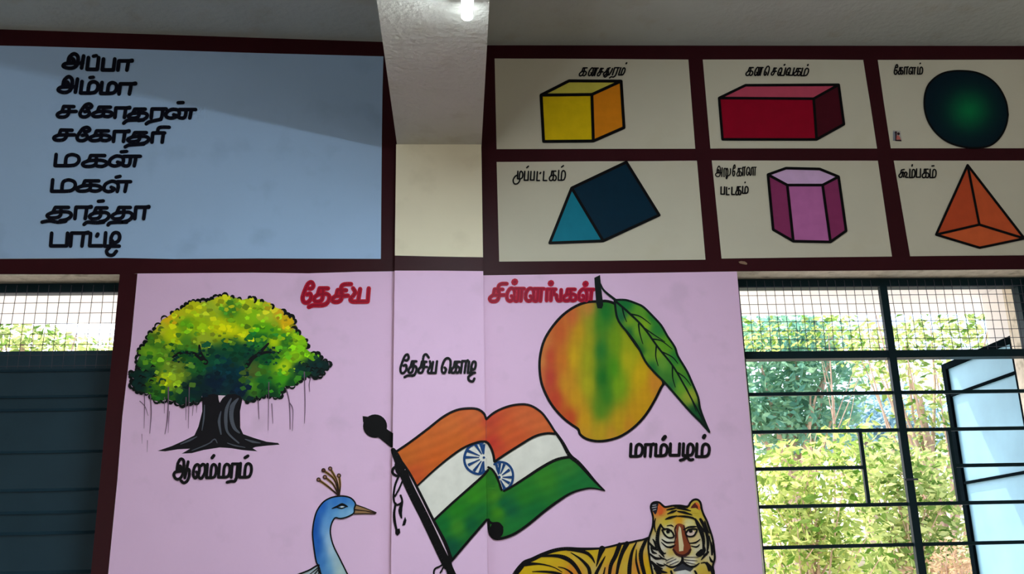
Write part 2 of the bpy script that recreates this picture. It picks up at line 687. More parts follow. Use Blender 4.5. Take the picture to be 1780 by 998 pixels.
# ------------------------------------------------------------------ lettering: brush strokes of each Tamil letter in a unit box
# '~' smooth stroke, '-' straight stroke; x 0..1 across, y 0 head line .. 1 base line
GLYPH = {
    'pa': ['-0,0 0,1 1,1 1,0'],
    'aa': ['-0,1 0,.02 1,.02', '-.72,.02 .68,1', '-.8,.02 1,-.04'],
    'ma': ['-0,0 0,1 .6,1', '~.55,1 .85,.93 1,.6 .95,.2 .72,.02 .52,.1 .44,.35 .44,1'],
    'ta': ['-0,0 0,1 1,1'],
    'ka': ['-.88,.04 .3,.04 .24,.5', '~.2,.5 .5,.46 .78,.47 .97,.62 .98,.85 .82,1 .62,.97 .54,.85', '~.24,.5 .05,.66 0,.83 .12,1 .38,.99 .53,.82 .56,.45 .52,.04'],
    'tha': ['-.85,.04 .3,.04 .22,.48', '~.2,.5 .5,.45 .8,.45 .97,.62 .97,.9 .82,1.15 .55,1.27', '~.24,.48 .05,.66 0,.83 .12,1 .38,.99 .53,.82 .56,.45 .52,.04'],
    'sa': ['-.85,.06 .3,.04 .24,.5', '-.2,.52 1,.5', '~.25,.5 .05,.67 0,.84 .12,1 .4,1 .56,.82 .62,.45 .57,.05'],
    'ra': ['-0,1 0,.02 1,.02', '~.76,.02 .76,.5 .72,1 .6,1.18'],
    'na': ['~.27,.62 .38,.75 .3,.95 .15,1 .02,.8 .03,.35 .2,.02 .4,.1 .46,.45 .44,.85 .52,1 .64,.95 .68,.6 .68,.05', '-.45,.04 1,.04', '-.86,.04 .83,1'],
    'nna': ['~.2,.6 .25,.8 .12,1 .02,.72 .07,.2 .2,.0 .34,.2 .36,.88 .44,1 .52,.8 .52,.2 .6,0 .7,.2 .7,1', '-.6,.0 1,.0', '-.9,0 .88,1'],
    'lla': ['~.28,.58 .4,.74 .32,.95 .16,1 .02,.8 .05,.3 .28,0 .48,.14 .55,.5 .53,1', '-.5,.04 1,.04', '-.86,.04 .82,1'],
    'a': ['~.44,.56 .5,.42 .42,.26 .3,.3 .23,.58', '~.22,.6 .25,.15 .45,-.12 .64,.03 .7,.35 .67,.75 .5,.98 .22,1 0,.85 .06,.68 .25,.62 .95,.6', '-.95,.05 .92,1'],
    'aaa': ['~.4,.55 .46,.4 .4,.28 .28,.32 .22,.58', '~.2,.6 .22,.15 .4,-.1 .62,.0 .66,.35 .62,.75 .45,.98 .18,1 0,.8 .06,.64 .22,.6 .7,.55 1.05,.5', '-.95,.05 .8,.95', '~.9,.42 1.08,.52 1.1,.85 .98,1.12 .75,1.22 .55,1.1'],
    'ee': ['~.55,.12 .8,.12 .95,-.06 .75,-.28 .42,-.16 .17,.3 .04,.7 .2,.98 .55,1 .82,.75 .72,.45 .42,.5'],
    'e': ['~.3,.55 .48,.72 .36,1 .1,.95 0,.5 .18,-.08 .5,-.28 .82,-.08 .9,.35 .86,1'],
    'ii': ['~.0,1 .05,.3 .35,.05 1,.0'],
    'ya': ['~.12,0 .26,.3 .14,.6 .02,.86 .16,1 .48,1', '-.52,.05 .46,1 1,1 1,0'],
    'la': ['~.27,.55 .38,.75 .22,1 .02,.75 .07,.22 .28,.02 .47,.15 .5,.5 .46,.8 .58,1 .76,.98 .96,.6 .94,.15 .76,0 .6,.12'],
    'va': ['~.27,.6 .36,.8 .18,1 0,.75 .08,.2 .3,0 .48,.2 .45,1', '-.42,1 1,1 1,0'],
    'nga': ['-0,1 0,.05 .62,.05', '-.32,.05 .3,1', '~.5,.05 .5,.45 .68,.55 .7,.8 .8,1 1,1', '-1,1 1,.1'],
    'zha': ['-0,0 0,1 .6,1', '~.55,1 .85,.93 1,.6 .95,.2 .72,.02 .52,.1 .44,.35 .44,1.1', '~-.25,1.4 .05,1.33 .4,1.16 .7,1.36 1,1.33'],
    'mu': ['-.4,0 .4,.85 .75,.9', '~.7,.9 .98,.7 1,.25 .8,0 .66,.15 .62,.45 .62,.9', '~.4,.42 .1,.6 -.1,1 .05,1.4 .4,1.42 .66,1.15 .7,.92'],
    'thu': ['-.6,.0 .3,.1 .22,.5', '~.24,.5 .05,.66 0,.83 .12,1 .3,.95 .4,.6 .5,.2', '~.2,.5 .5,.48 .6,.75 .5,1.1 .3,1.25 .12,1.1', '~.5,.9 .75,.95 .9,.5 .95,.1'],
    'ru': ['~0,1 0,.15 .15,.0 .3,.15 .3,.9', '~.3,.3 .45,.0 .6,.2 .6,.6 .55,1 .45,1.25 .35,1.15 .5,.9 .8,.85 1,.6 1,.05'],
    'kuu': ['-.55,.02 .25,.1 .18,.5', '~.2,.5 .04,.66 0,.83 .1,1 .28,.95 .38,.7 .4,.3', '~.18,.45 .5,.4 .58,.6 .5,.95', '~.55,.5 .75,.35 .85,.6 .7,.95 1,1'],
    'ti': ['-0,0 0,1 1,1', '~.42,1 .4,.4 .55,.03 .85,.02 .98,.3 .9,.62 .62,.75 .5,.6'],
    'ri': ['-0,1 0,.05 .95,.05', '-.85,.05 .82,1'],
}

BLACKW = (8, 7, 12)
NAVY = (9, 11, 26)


def word(crop, letters, w, rgb, label, slant=0.0, dots=(), extra=(), group=None, rough=0.45, name='painted_word', inner=None, weight=1.02):
    a = Art()
    b = Art() if inner else None
    k = crop.k

    def put(pts, wd):
        a.stroke(crop(pts), wd / k * weight, 6)
        if b is not None:
            b.stroke(crop(pts), wd / k * 0.42, 7)
    for g, x0, x1, y0, y1 in letters:
        for s in GLYPH[g]:
            q = pp(s[1:])
            q = [(x0 + (x1 - x0) * u + slant * (1 - v) * (y1 - y0), y0 + (y1 - y0) * v) for u, v in q]
            put(smooth(q) if s[0] == '~' else q, w)
    for d in dots:
        x, y = d[0], d[1]
        dx, dy = (d[2], d[3]) if len(d) > 2 else (0.2 * w, -0.3 * w)
        put([(x - dx, y - dy), (x + dx, y + dy)], w * (d[4] if len(d) > 4 else 1.25))
    for s in extra:
        q = pp(s[1:])
        put(smooth(q) if s[0] == '~' else q, w)
    o = a.build(name, paint(rgb, rough))
    tag(o, label, 'lettering', group)
    if b is not None:
        b.build('brush_core', paint(inner, rough), o)
    return o


W1 = Crop(60, 80, 5.87)
W2 = Crop(60, 250, 4.99)
word(W1, [('a', 290, 496, 95, 225), ('pa', 535, 640, 118, 238), ('pa', 690, 805, 132, 244), ('aa', 850, 985, 150, 246)], 33, NAVY,
     'topmost black Tamil word on the blue panel, just under the maroon band', .12, [(615, 101, 16, -3, .9)], weight=1.0)
word(W1, [('a', 240, 432, 330, 472), ('ma', 470, 640, 362, 480), ('ma', 675, 830, 372, 484), ('aa', 862, 1018, 384, 490)], 33, NAVY,
     'second black Tamil word from the top of the blue panel', .12, [(582, 320, 18, -2, .9)], weight=1.0)
word(W1, [('sa', 230, 420, 612, 724), ('ee', 455, 580, 620, 722), ('ka', 590, 790, 620, 720), ('aa', 820, 962, 630, 730), ('tha', 955, 1150, 640, 735),
          ('ra', 1190, 1335, 640, 735), ('na', 1335, 1635, 645, 735)], 32, NAVY,
     'third and longest black Tamil word on the blue panel', .1, [(1490, 578, 26, -1, .95)],
     ['~1110,755 1030,755 950,760 910,788', '~1290,748 1240,758 1170,775 1140,795'], weight=1.0)
word(W1, [('sa', 195, 405, 853, 960), ('ee', 425, 560, 860, 965), ('ka', 560, 770, 862, 965), ('aa', 805, 955, 870, 975), ('tha', 950, 1165, 880, 975),
          ('ri', 1198, 1325, 882, 982)], 32, NAVY, 'fourth black Tamil word from the top of blue panel, ending in a raised hook', .1, [],
     ['~1115,1000 1030,1005 960,1012 925,1030', '~1255,880 1265,840 1300,828 1375,830'], weight=1.0)
word(W2, [('ma', 178, 380, 92, 190), ('ka', 415, 625, 98, 196), ('na', 645, 910, 105, 192)], 27, NAVY,
     'fifth black Tamil word from top of the blue panel, dotted above its last letter', .1, [(775, 68, 24, -2, .95)], weight=1.0)
word(W2, [('ma', 148, 348, 312, 412), ('ka', 365, 575, 318, 410), ('lla', 597, 825, 325, 414)], 27, NAVY,
     'sixth black Tamil word from top of the blue panel, above the widest dotted word', .1, [(725, 286, 18, -4, .95)], weight=1.0)
word(W2, [('tha', 108, 318, 548, 642), ('aa', 350, 482, 548, 650), ('tha', 475, 645, 552, 650), ('tha', 670, 848, 548, 650), ('aa', 870, 982, 548, 650)], 27, NAVY,
     'seventh black Tamil word from top of blue panel, three long tails below it', .1, [(575, 497, 22, -2, .95)],
     ['~270,672 200,680 130,668 65,680', '~600,680 530,685 460,680 430,700', '~800,680 740,680 660,685 638,705'], weight=1.0)
word(W2, [('pa', 140, 278, 775, 886), ('aa', 312, 458, 772, 888), ('ta', 478, 585, 778, 885), ('ti', 608, 735, 772, 888)], 27, NAVY,
     'lowest black Tamil word on the blue panel, curl under its last letter', .08, [(545, 792, 4, -8, 1.1)],
     ['~650,900 625,930 640,962 680,965 710,932'], weight=1.0)

HD = Crop(500, 470, 4.944)
word(HD, [('ee', 122, 215, 140, 275), ('tha', 225, 358, 150, 268), ('sa', 382, 515, 165, 270), ('ya', 535, 688, 155, 268)], 32, (188, 18, 46),
     'red Tamil heading word above the banyan tree, left of the column', .08, [], ['~330,290 290,300 220,300 182,315', '~455,200 462,140 490,120 545,118'],
     inner=(150, 14, 44))
HE = Crop(840, 470, 7.677)
word(HE, [('sa', 85, 285, 245, 412), ('na', 312, 540, 238, 408), ('na', 560, 805, 240, 408), ('nga', 845, 1035, 245, 402), ('ka', 1068, 1240, 248, 402),
          ('lla', 1270, 1470, 250, 400)], 44, (188, 22, 56), 'red Tamil heading word beside the mango stem, right of the column', .04,
     [(420, 155, 3, -3, 1.7), (903, 173, 3, -3, 1.6), (1365, 182, 3, -3, 1.6)], ['~195,290 205,210 245,180 315,178'], inner=(150, 14, 50))
word(HD, [('ee', 962, 1028, 758, 882), ('tha', 1036, 1105, 778, 880), ('sa', 1122, 1192, 780, 880), ('ya', 1202, 1272, 782, 882), ('e', 1320, 1400, 782, 880),
          ('ka', 1405, 1475, 782, 880), ('aa', 1488, 1536, 778, 880), ('ti', 1548, 1610, 785, 880)], 18, BLACKW,
     'black Tamil caption on the column above the painted flag', .12, [], ['~1090,900 1060,905 1030,905 1005,918', '~1160,810 1168,740 1190,722 1212,750',
                                                                   '~1590,885 1555,915 1560,945 1590,955 1605,930'])
AL = Crop(290, 785, 11.125)
word(AL, [('aaa', 130, 400, 180, 530), ('la', 500, 735, 245, 515), ('ma', 765, 945, 245, 508), ('ma', 1000, 1210, 240, 498), ('ra', 1245, 1385, 235, 500),
          ('ma', 1405, 1625, 228, 498)], 46, BLACKW, 'black Tamil caption under the roots of the banyan tree', .08,
     [(892, 100, 18, -22, 1.1), (1540, 102, 30, -18, 1.0)], ['~1345,520 1310,575 1240,575 1165,595'], weight=1.08)
MP = Crop(1080, 740, 10.47)
word(MP, [('ma', 165, 380, 335, 560), ('aa', 428, 575, 340, 560), ('ma', 622, 830, 340, 550), ('pa', 885, 1050, 330, 540), ('zha', 1122, 1305, 330, 545),
          ('ma', 1365, 1595, 330, 565)], 44, BLACKW, 'black Tamil caption below the painted mango', .05, [(778, 225, 18, -22, 1.3), (1508, 200, 10, -16, 1.25)], weight=1.08)
K1 = Crop(980, 95, 12.714)
word(K1, [('ka', 335, 480, 285, 465), ('na', 530, 710, 290, 465), ('sa', 735, 840, 295, 465), ('thu', 870, 1040, 290, 455), ('ra', 1075, 1175, 285, 450),
          ('ma', 1210, 1320, 290, 450)], 30, BLACKW, 'black Tamil caption above the yellow cube', .32, [(1385, 190, 6, -8, 1.2)], ['~1140,460 1100,495 1050,490 1010,515'], weight=0.86)
K2 = Crop(1280, 100, 12.714)
word(K2, [('ka', 205, 350, 215, 395), ('na', 390, 550, 215, 395), ('e', 605, 705, 235, 390), ('sa', 765, 865, 225, 385), ('va', 905, 1050, 230, 395),
          ('va', 1090, 1240, 230, 390), ('ka', 1260, 1410, 235, 395), ('ma', 1425, 1570, 235, 400)], 30, BLACKW,
     'black Tamil caption above the red cuboid', .25, [(1065, 162, 8, -6, 1.2), (1580, 166, 6, -10, 1.1)], weight=0.86)
K3 = Crop(1480, 60, 5.933)
word(K3, [('ee', 440, 476, 332, 410), ('ka', 482, 530, 338, 408), ('aa', 545, 582, 335, 408), ('lla', 592, 660, 338, 408), ('ma', 682, 733, 335, 408)], 13, BLACKW,
     'small black Tamil caption beside the green sphere', .05, [(710, 298, 2, -2, 1.2)], weight=0.86)
K4 = Crop(880, 280, 14.833)
word(K4, [('mu', 200, 415, 262, 490), ('pa', 465, 560, 265, 495), ('pa', 625, 715, 268, 490), ('ta', 788, 858, 275, 502), ('ta', 955, 1045, 270, 502),
          ('ka', 1110, 1285, 250, 500), ('ma', 1340, 1515, 242, 495)], 37, BLACKW, 'black Tamil caption to the left of the teal prism', .06,
     [(550, 152, 22, -20, 1.0), (880, 310, 8, -14, 1.1), (1450, 138, 26, -20, 1.0)], weight=0.86)
K5 = Crop(1235, 275, 14.26)
word(K5, [('a', 125, 295, 225, 455), ('ru', 335, 490, 250, 460), ('ee', 545, 612, 225, 435), ('ka', 650, 770, 245, 440), ('aa', 795, 858, 220, 430),
          ('nna', 885, 1130, 225, 425)], 34, BLACKW, 'upper line of the black Tamil caption beside the purple hexagonal prism', .02, weight=0.68)
word(K5, [('pa', 260, 345, 712, 892), ('ta', 395, 460, 722, 905), ('ta', 528, 595, 720, 900), ('ka', 625, 755, 700, 905), ('ma', 795, 930, 700, 870)], 34, BLACKW,
     'lower line of the black Tamil caption beside the purple hexagonal prism', .02, [(460, 756, 4, -6, 1.1), (858, 602, 3, -8, 1.0)], weight=0.86)
K6 = Crop(1540, 275, 14.833)
word(K6, [('kuu', 335, 575, 285, 495), ('ma', 612, 748, 285, 500), ('pa', 785, 885, 275, 490), ('ka', 935, 1105, 275, 500), ('ma', 1135, 1290, 285, 500)], 34, BLACKW,
     'small black Tamil caption beside the orange pyramid', .03, [(676, 188, 4, -16, 1.2), (1212, 198, 26, -3, 1.1)], weight=0.86)

# ------------------------------------------------------------------ painted solids
BLK = M_BLACKP
C5 = Crop(840, 50, 3.9556)
C6 = Crop(840, 250, 3.9556)
C7 = Crop(1200, 60, 5.933)
C8 = Crop(1480, 60, 5.933)
C9 = Crop(1480, 150, 3.3267)
C10 = Crop(1230, 270, 5.543)


def anchor(pts, layer=4):
    x = sum(p[0] for p in pts) / len(pts)
    y = max(p[1] for p in pts)
    return onY(x, y, (COLY if edgeL(y) < x < edgeR(y) else 0.0) - layer * LAYER)


def solid(name, label, faces, edges, w):
    allp = [p for _, f, _ in faces for p in f]
    t = empty(name, anchor(allp), label, 'painted shape')
    for pn, f, rgb in faces:
        a = Art()
        a.fill(f, 4)
        a.build(pn, paint(rgb), t)
    a = Art()
    for e in edges:
        a.stroke(e, w, 6)
    a.build('outline', BLK, t)
    return t


p = C5(pp('398,456 747,452 590,358 948,360 968,680 757,772 415,775'))
solid('painted_cube', 'painted yellow and orange cube with black outline', [('top_face', [p[0], p[2], p[3], p[1]], (214, 202, 84)), ('front_face', [p[0], p[1], p[5], p[6]], (232, 198, 12)),
      ('side_face', [p[1], p[3], p[4], p[5]], (232, 140, 22))], [[p[0], p[1], p[5], p[6], p[0]], [p[0], p[2], p[3], p[1]], [p[3], p[4], p[5]]], 4.4)
p = C7(pp('297,655 1272,662 570,523 1530,518')) + [(1467, 216), (1419.5, 242.5), (1256, 242.3)]
solid('painted_cuboid', 'painted dark red cuboid with black outline', [('top_face', [p[0], p[2], p[3], p[1]], (196, 76, 102)), ('front_face', [p[0], p[1], p[5], p[6]], (150, 0, 36)),
      ('side_face', [p[1], p[3], p[4], p[5]], (72, 10, 26))], [[p[0], p[1], p[5], p[6], p[0]], [p[0], p[2], p[3], p[1]], [p[3], p[4], p[5]]], 3.9)
p = C6(pp('608,304 457,682 825,668 984,126 1210,490'))
solid('painted_triangular_prism', 'painted teal triangular prism lying on its side', [('front_face', [p[0], p[1], p[2]], (18, 124, 148)), ('side_face', [p[0], p[2], p[4], p[3]], (2, 40, 60))],
      [[p[0], p[1], p[2], p[0]], [p[0], p[3], p[4], p[2]]], 4.2)
p = C10(pp('582,186 756,124 1080,132 1262,206 1108,287 768,287 632,716 826,828 1184,835 1335,728'))
solid('painted_hexagonal_prism', 'painted purple hexagonal prism with a pale lilac top', [('top_face', p[:6], (214, 176, 220)), ('front_face', [p[5], p[4], p[8], p[7]], (190, 108, 170)),
      ('side_face', [p[0], p[5], p[7], p[6]], (140, 52, 100)), ('side_face', [p[4], p[3], p[9], p[8]], (140, 52, 100))],
      [p[:6] + [p[0]], [p[0], p[6], p[7], p[8], p[9], p[3]], [p[5], p[7]], [p[4], p[8]]], 4.0)
p = C9(pp('672,456 490,858 740,800 1000,880 742,934'))
solid('painted_pyramid', 'painted orange brown pyramid with black outline', [('side_face', [p[0], p[1], p[2]], (196, 78, 44)), ('side_face', [p[0], p[2], p[3]], (208, 90, 50)),
      ('base_face', [p[1], p[4], p[3], p[2]], (216, 98, 54))], [[p[0], p[1], p[4], p[3], p[0], p[2], p[1]], [p[2], p[3]]], 3.6)
out = smooth(C8(pp('752,680 765,590 800,510 870,440 950,397 1040,378 1130,374 1240,382 1330,405 1420,450 1500,520 1560,610 1600,710 1613,810')) +
             C9(pp('905,170 895,225 870,280 830,325 780,350 700,357 620,345 550,318 490,270 445,205 425,140')), 3, True)
t = empty('painted_sphere', anchor(out), 'painted dark green sphere with a glowing lighter middle', 'painted shape')
sx, sy = C9([(680, 140)])[0]


def sphere_col(x, y):
    d = math.hypot((x - sx) / 42, (y - sy) / 40)
    k = math.exp(-d * d * 1.3)
    return (2 + 2 * k, 26 + 88 * k, 40 + 26 * k)


a = Art()
a.grad(out, 4, sphere_col, 3.5)
a.build('disc', M_ART, t, attr=True)
a = Art()
a.stroke(out + out[:1], 2.6, 6)
a.build('outline', BLK, t)

# the little picture stuck in the corner of the sphere panel
ST = Crop(1530, 215, 19.96)
t = empty('wall_sticker', anchor(ST(pp('450,590 740,610'))), 'tiny printed picture stuck low in the corner of the sphere panel', 'sticker')
Art().fill(ST(pp('445,230 700,250 745,610 445,592')), 3).build('backing', paint((176, 172, 168)), t)
Art().fill(ST(pp('445,260 520,290 530,590 445,590')), 4).build('grey_strip', paint((130, 138, 150)), t)
a = Art()
a.dot(ST([(545, 305)])[0], 2.0, 5)
a.dot(ST([(635, 350)])[0], 2.4, 5)
a.fill(ST(pp('520,560 720,560 745,610 520,600')), 5)
a.fill(ST(pp('520,330 580,340 560,560 525,560')), 5)
a.build('dark_print', paint((50, 30, 42)), t)
Art().fill(ST(pp('570,420 640,400 700,500 715,555 560,555')), 6).build('pink_print', paint((190, 110, 104)), t)
# chipped paint on the band over the right window
a = Art()
a.fill(Crop(1270, 450, 5.253)(pp('72,28 95,20 130,24 152,40 148,54 120,50 85,42')), 3)
tag(a.build('paint_chip', paint((150, 120, 100))), 'small pale chip in the maroon band above the right window', 'paint chip')

# ------------------------------------------------------------------ banyan tree
T1 = Crop(210, 490, 4.3385)
T2 = Crop(210, 660, 4.536)
crown = T1(pp('50,700 100,672 150,655 112,620 140,560 122,520 170,480 200,440 197,400 240,370 290,320 312,285 370,252 400,216 450,206 480,182 530,142 600,152 640,145 '
              '700,126 760,97 812,106 870,120 920,135 990,116 1010,150 1080,142 1130,166 1150,200 1210,202 1240,250 1300,276 1312,320 1292,350 1350,392 1390,420 1410,460 '
              '1402,510 1440,540 1500,552 1520,590 1565,602 1572,640 1540,672 1520,710 1450,712 1400,722 1340,752 1310,785 1240,792 1210,842 1190,875 1140,870 1100,852 '
              '1060,880 1020,870 980,910 930,900 900,862 860,845 800,850 740,855 700,845 612,860 600,910 540,902 450,932 400,902 350,886 300,902 240,895 215,842 170,842 '
              '110,822 75,772 100,730'))
tree_col = field(samples(T1, '760,130:225,224,28 560,200:214,218,21 450,260:214,213,28 660,210:176,205,49 830,220:75,149,39 900,300:142,196,22 750,340:228,234,7 '
    '850,350:232,238,7 600,350:176,218,14 480,310:109,185,22 380,390:209,227,7 300,350:214,213,43 350,270:245,203,22 1000,250:153,216,22 950,170:204,216,29 '
    '1100,260:194,216,43 1250,310:245,196,14 1210,230:237,191,35 1160,380:96,174,15 1080,350:96,185,15 950,400:228,238,10 1150,440:207,234,7 1250,450:42,118,32 '
    '1330,430:174,230,14 1320,560:161,227,14 1230,640:194,227,14 1180,580:94,171,22 1370,500:129,205,14 620,440:172,194,43 500,470:83,147,36 250,450:54,118,32 '
    '220,530:129,182,29 200,620:42,106,42 300,600:83,160,22 350,620:129,160,43 430,620:118,147,43 330,740:196,216,14 400,720:150,182,36 230,700:10,52,44 130,700:5,42,38 '
    '130,780:5,42,42 270,790:64,118,22 300,850:32,96,32 470,540:20,86,32 560,620:20,96,42 700,560:10,76,54 850,500:5,76,48 780,620:0,54,64 850,700:0,48,60 700,760:5,32,54 '
    '900,800:5,32,54 560,800:5,38,44 480,880:5,54,42 1000,680:86,106,42 1050,760:20,106,42 1000,780:83,147,29 1120,840:10,64,32 1230,730:73,171,22 1280,760:20,86,32 '
    '1350,650:5,54,44 1450,640:5,42,44 1550,640:5,38,38 1080,430:10,96,48 1000,430:20,106,42 950,520:0,64,54 1100,560:10,86,42'), 4.0, None, 12.0)
t = empty('painted_tree', anchor(T2(pp('500,585 1075,565'))), 'painted banyan tree with yellow green crown and hanging roots', 'painted tree')
a = Art()
a.grad(crown, 4, tree_col, 4.5)


def inside(pt, poly):
    x, y = pt
    r = False
    for i in range(len(poly)):
        (x1, y1), (x2, y2) = poly[i - 1], poly[i]
        if (y1 > y) != (y2 > y) and x < (x2 - x1) * (y - y1) / (y2 - y1) + x1:
            r = not r
    return r


rt = random.Random(3)
n = 0
while n < 560:
    x, y = rt.uniform(222, 574), rt.uniform(510, 706)
    if not inside((x, y), crown):
        continue
    n += 1
    base = tree_col(x + rt.uniform(-15, 15), y + rt.uniform(-10, 10))
    k = rt.choice((0.8, 0.92, 1.0, 1.1, 1.2, 1.28))
    c = tuple(v * k for v in base)
    R = rt.uniform(3.5, 8.0)
    ph = rt.uniform(0, 6.28)
    lob = rt.choice((3, 4, 5))
    sq = rt.uniform(.55, .9)
    lay = 4.9 + 0.0017 * n
    pts = []
    for j in range(14):
        an = 2 * math.pi * j / 14
        r = R * (0.85 + 0.13 * math.cos(lob * an + ph))
        pts.append((x + r * math.cos(an), y + r * sq * math.sin(an)))
    a.convex(pts, lay, lambda X, Y, c=c: c)
a.build('foliage', M_ART, t, attr=True)
# dark scalloped leaf edge
a = Art()
rt = random.Random(11)
per = crown + crown[:1]
for (x0, y0), (x1, y1) in zip(per, per[1:]):
    L = math.hypot(x1 - x0, y1 - y0)
    low = (y0 + y1) / 2 > 640
    if not low and rt.random() < 0.15:
        continue
    k = max(1, int(L / 7))
    for j in range(k):
        u = (j + .5) / k
        cx_, cy_ = x0 + (x1 - x0) * u, y0 + (y1 - y0) * u
        if 350 < cx_ < 425 and cy_ > 670:
            continue
        nx, ny = (y1 - y0) / L, -(x1 - x0) / L
        r = rt.uniform(2.6, 6.0)
        if not low and rt.random() < 0.12:
            continue
        an0 = math.atan2(ny, nx)
        arc = [(cx_ - nx * 1.5 + r * math.cos(an0 + s), cy_ - ny * 1.5 + r * math.sin(an0 + s)) for s in (-1.5, -.9, -.3, .3, .9, 1.5)]
        a.stroke(arc, [0.8, rt.uniform(2.4, 6.2), rt.uniform(.8, 3)], 6)
for _ in range(26):
    x, y = T1([(rt.choice((rt.uniform(1380, 1540), rt.uniform(70, 260))), rt.uniform(620, 800))])[0]
    if inside((x, y), crown):
        a.stroke([(x - 4, y + 1), (x - 1, y - 2), (x + 4, y)], [0.8, 2.6, 0.8], 6)
tag(a.build('leaf_edging', paint((10, 18, 18)), t), kind='stuff')
for s, w_ in (('390,570 430,545 480,532 560,545 640,605', [2, 5, 4, 5, 8]), ('592,480 602,540 640,610', [3, 5, 7]), ('950,635 1000,570 1090,532 1190,536', [7, 6, 4, 2.5]), ('1040,545 1080,500 1112,466', [6, 4, 3])):
    a = Art()
    a.line(T1(pp(s)), w_, 7)
    a.build('branch', paint((18, 20, 26)), t)
a = Art()
rt = random.Random(17)
for _ in range(70):
    x, y = T1([rt.choice(((rt.uniform(390, 660), rt.uniform(510, 620)), (rt.uniform(930, 1210), rt.uniform(480, 640))))])[0]
    R, ph = rt.uniform(2, 4.6), rt.uniform(0, 6.28)
    c = rt.choice(((12, 70, 46), (8, 58, 48), (20, 92, 44), (6, 48, 44), (48, 120, 36)))
    a.convex([(x + R * (.8 + .25 * math.cos(4 * q + ph)) * math.cos(q), y + .7 * R * (.8 + .25 * math.cos(4 * q + ph)) * math.sin(q)) for q in (2 * math.pi * j / 12 for j in range(12))], 8, lambda X, Y, c=c: c)
tag(a.build('leaf_clump', M_ART, t, attr=True), kind='stuff')
trunk = T2(pp('640,100 642,250 612,370 580,440 500,480 400,525 290,562 350,566 450,550 545,545 480,584 560,580 650,556 780,535 870,541 960,556 1078,566 1040,541 1060,532 1150,521 '
              '1252,513 1240,500 1150,490 1050,460 965,430 942,380 940,250 960,150 965,100'))
tr = Art()
tr.fill(trunk, 2.5)
tko = tr.build('trunk', paint((22, 20, 26)), t)
for s, w_ in (('925,150 880,210 872,300 895,380 935,420', [2, 7, 6, 5, 2]), ('870,150 835,230 828,330 845,420 930,500', [2, 5, 5, 3, 2]), ('790,250 775,330 790,430', [1, 4, 2]),
              ('660,200 655,300 640,400', [1, 2.5, 1]), ('470,510 540,480 600,450', [1, 3, 1]), ('980,470 1040,490 1100,500', [1, 3.5, 1]), ('700,500 740,470 760,500', [1, 2, 1]),
              ('560,560 660,520 720,490', [1, 2, 1]), ('840,500 900,520 980,535', [1, 2, 1])):
    a = Art()
    a.line(T2(pp(s)), w_, 8)
    a.build('bark_highlight', paint((84, 88, 100)), tko)
Art().fill(T2(pp('768,124 826,126 800,150 780,182 772,160')), 8).build('trunk_gap', paint((228, 205, 222)), tko)
for s, w_ in (('185,112 188,200 183,385', 1.1), ('232,120 240,260 228,425', 1.4), ('150,170 190,212 216,285', 1.1), ('345,140 343,265', 1.0), ('376,60 370,280 348,430', 1.5), ('383,250 373,420', .8),
              ('515,140 512,320', 1.0), ('540,60 533,385', 1.1), ('572,200 565,285', .8), ('600,200 596,260', .8), ('1083,160 1090,310', 1.2), ('1168,20 1162,400', 1.0), ('1190,190 1200,345', 1.0),
              ('1305,75 1330,190 1335,392', 1.4), ('1332,185 1357,240 1352,405', 1.2), ('1447,-60 1453,200 1448,345', 1.2), ('1497,-20 1485,40 1490,95', 1.2), ('166,430 168,505', .7), ('210,480 208,572', .7)):
    a = Art()
    a.line(T2(pp(s)), [w_ * 1.2, w_, w_ * 0.5], 8)
    a.build('hanging_root', paint((112, 88, 112)), t)

# ------------------------------------------------------------------ peacock
PK = Crop(500, 790, 4.8)
t = empty('painted_peacock', anchor(PK(pp('200,1000 450,1000'))), 'painted blue peacock head and neck with a golden crest', 'painted bird')
body = PK(pp('60,1010 85,1000 180,966 240,930 262,930 310,1010 480,1010 530,1080 600,1220 -40,1220 -20,1060'))
a = Art()
a.fill(body, 4)
bo = a.build('body', paint((176, 192, 204)), t)
a = Art()
a.line(PK(pp('60,1012 110,994 180,966 240,930 262,925')), 2.4, 7)
for s in ('180,1005 230,965 255,945', '215,1010 245,975 262,950', '250,1010 262,985 268,962', '255,930 262,985 300,1010'):
    a.line(PK(pp(s)), 1.5, 7)
a.build('feather_lines', BLK, bo)
neck = smooth(PK(pp('262,940 240,900 225,820 210,700 208,640 220,550 245,470 290,405 340,370 400,351 470,348 530,366 566,410 556,450 552,490 500,521 440,536 395,530 366,580 356,640 366,710 '
                    '390,780 430,860 470,940 505,1010 560,1100 330,1100')), 3, True)
ncol = field(samples(PK, '230,640:20,84,180 260,720:24,90,186 245,560:26,90,186 300,440:30,96,190 260,800:30,96,186 300,900:50,116,196 330,980:80,140,206 300,640:120,172,226 340,700:170,206,236 '
    '330,560:110,168,226 360,800:190,214,228 400,900:170,200,214 440,980:180,206,206 350,500:90,156,222 400,420:40,110,200 470,380:40,110,200 530,400:60,130,206 450,480:140,192,230 '
    '520,480:150,200,232 400,500:120,180,228 300,840:90,150,214 340,930:120,176,214'), 3.5, None, 40.0, 0.5)
a = Art()
a.grad(neck, 5, ncol, 3.5)
a.build('neck', M_ART, t, attr=True)
a = Art()
a.stroke(neck + neck[:1], 2.1, 7)
a.build('outline', BLK, t)
a = Art()
a.fill(PK(pp('566,420 640,445 738,486 730,496 650,495 556,496 556,455')), 6)
bk = a.build('beak', paint((158, 122, 84)), t)
a = Art()
a.stroke(PK(pp('566,420 640,445 738,486 728,497 650,495 556,497')), 1.6, 7)
a.stroke(PK(pp('560,462 650,472 732,489')), [2.2, 1.2, 1.8], 7)
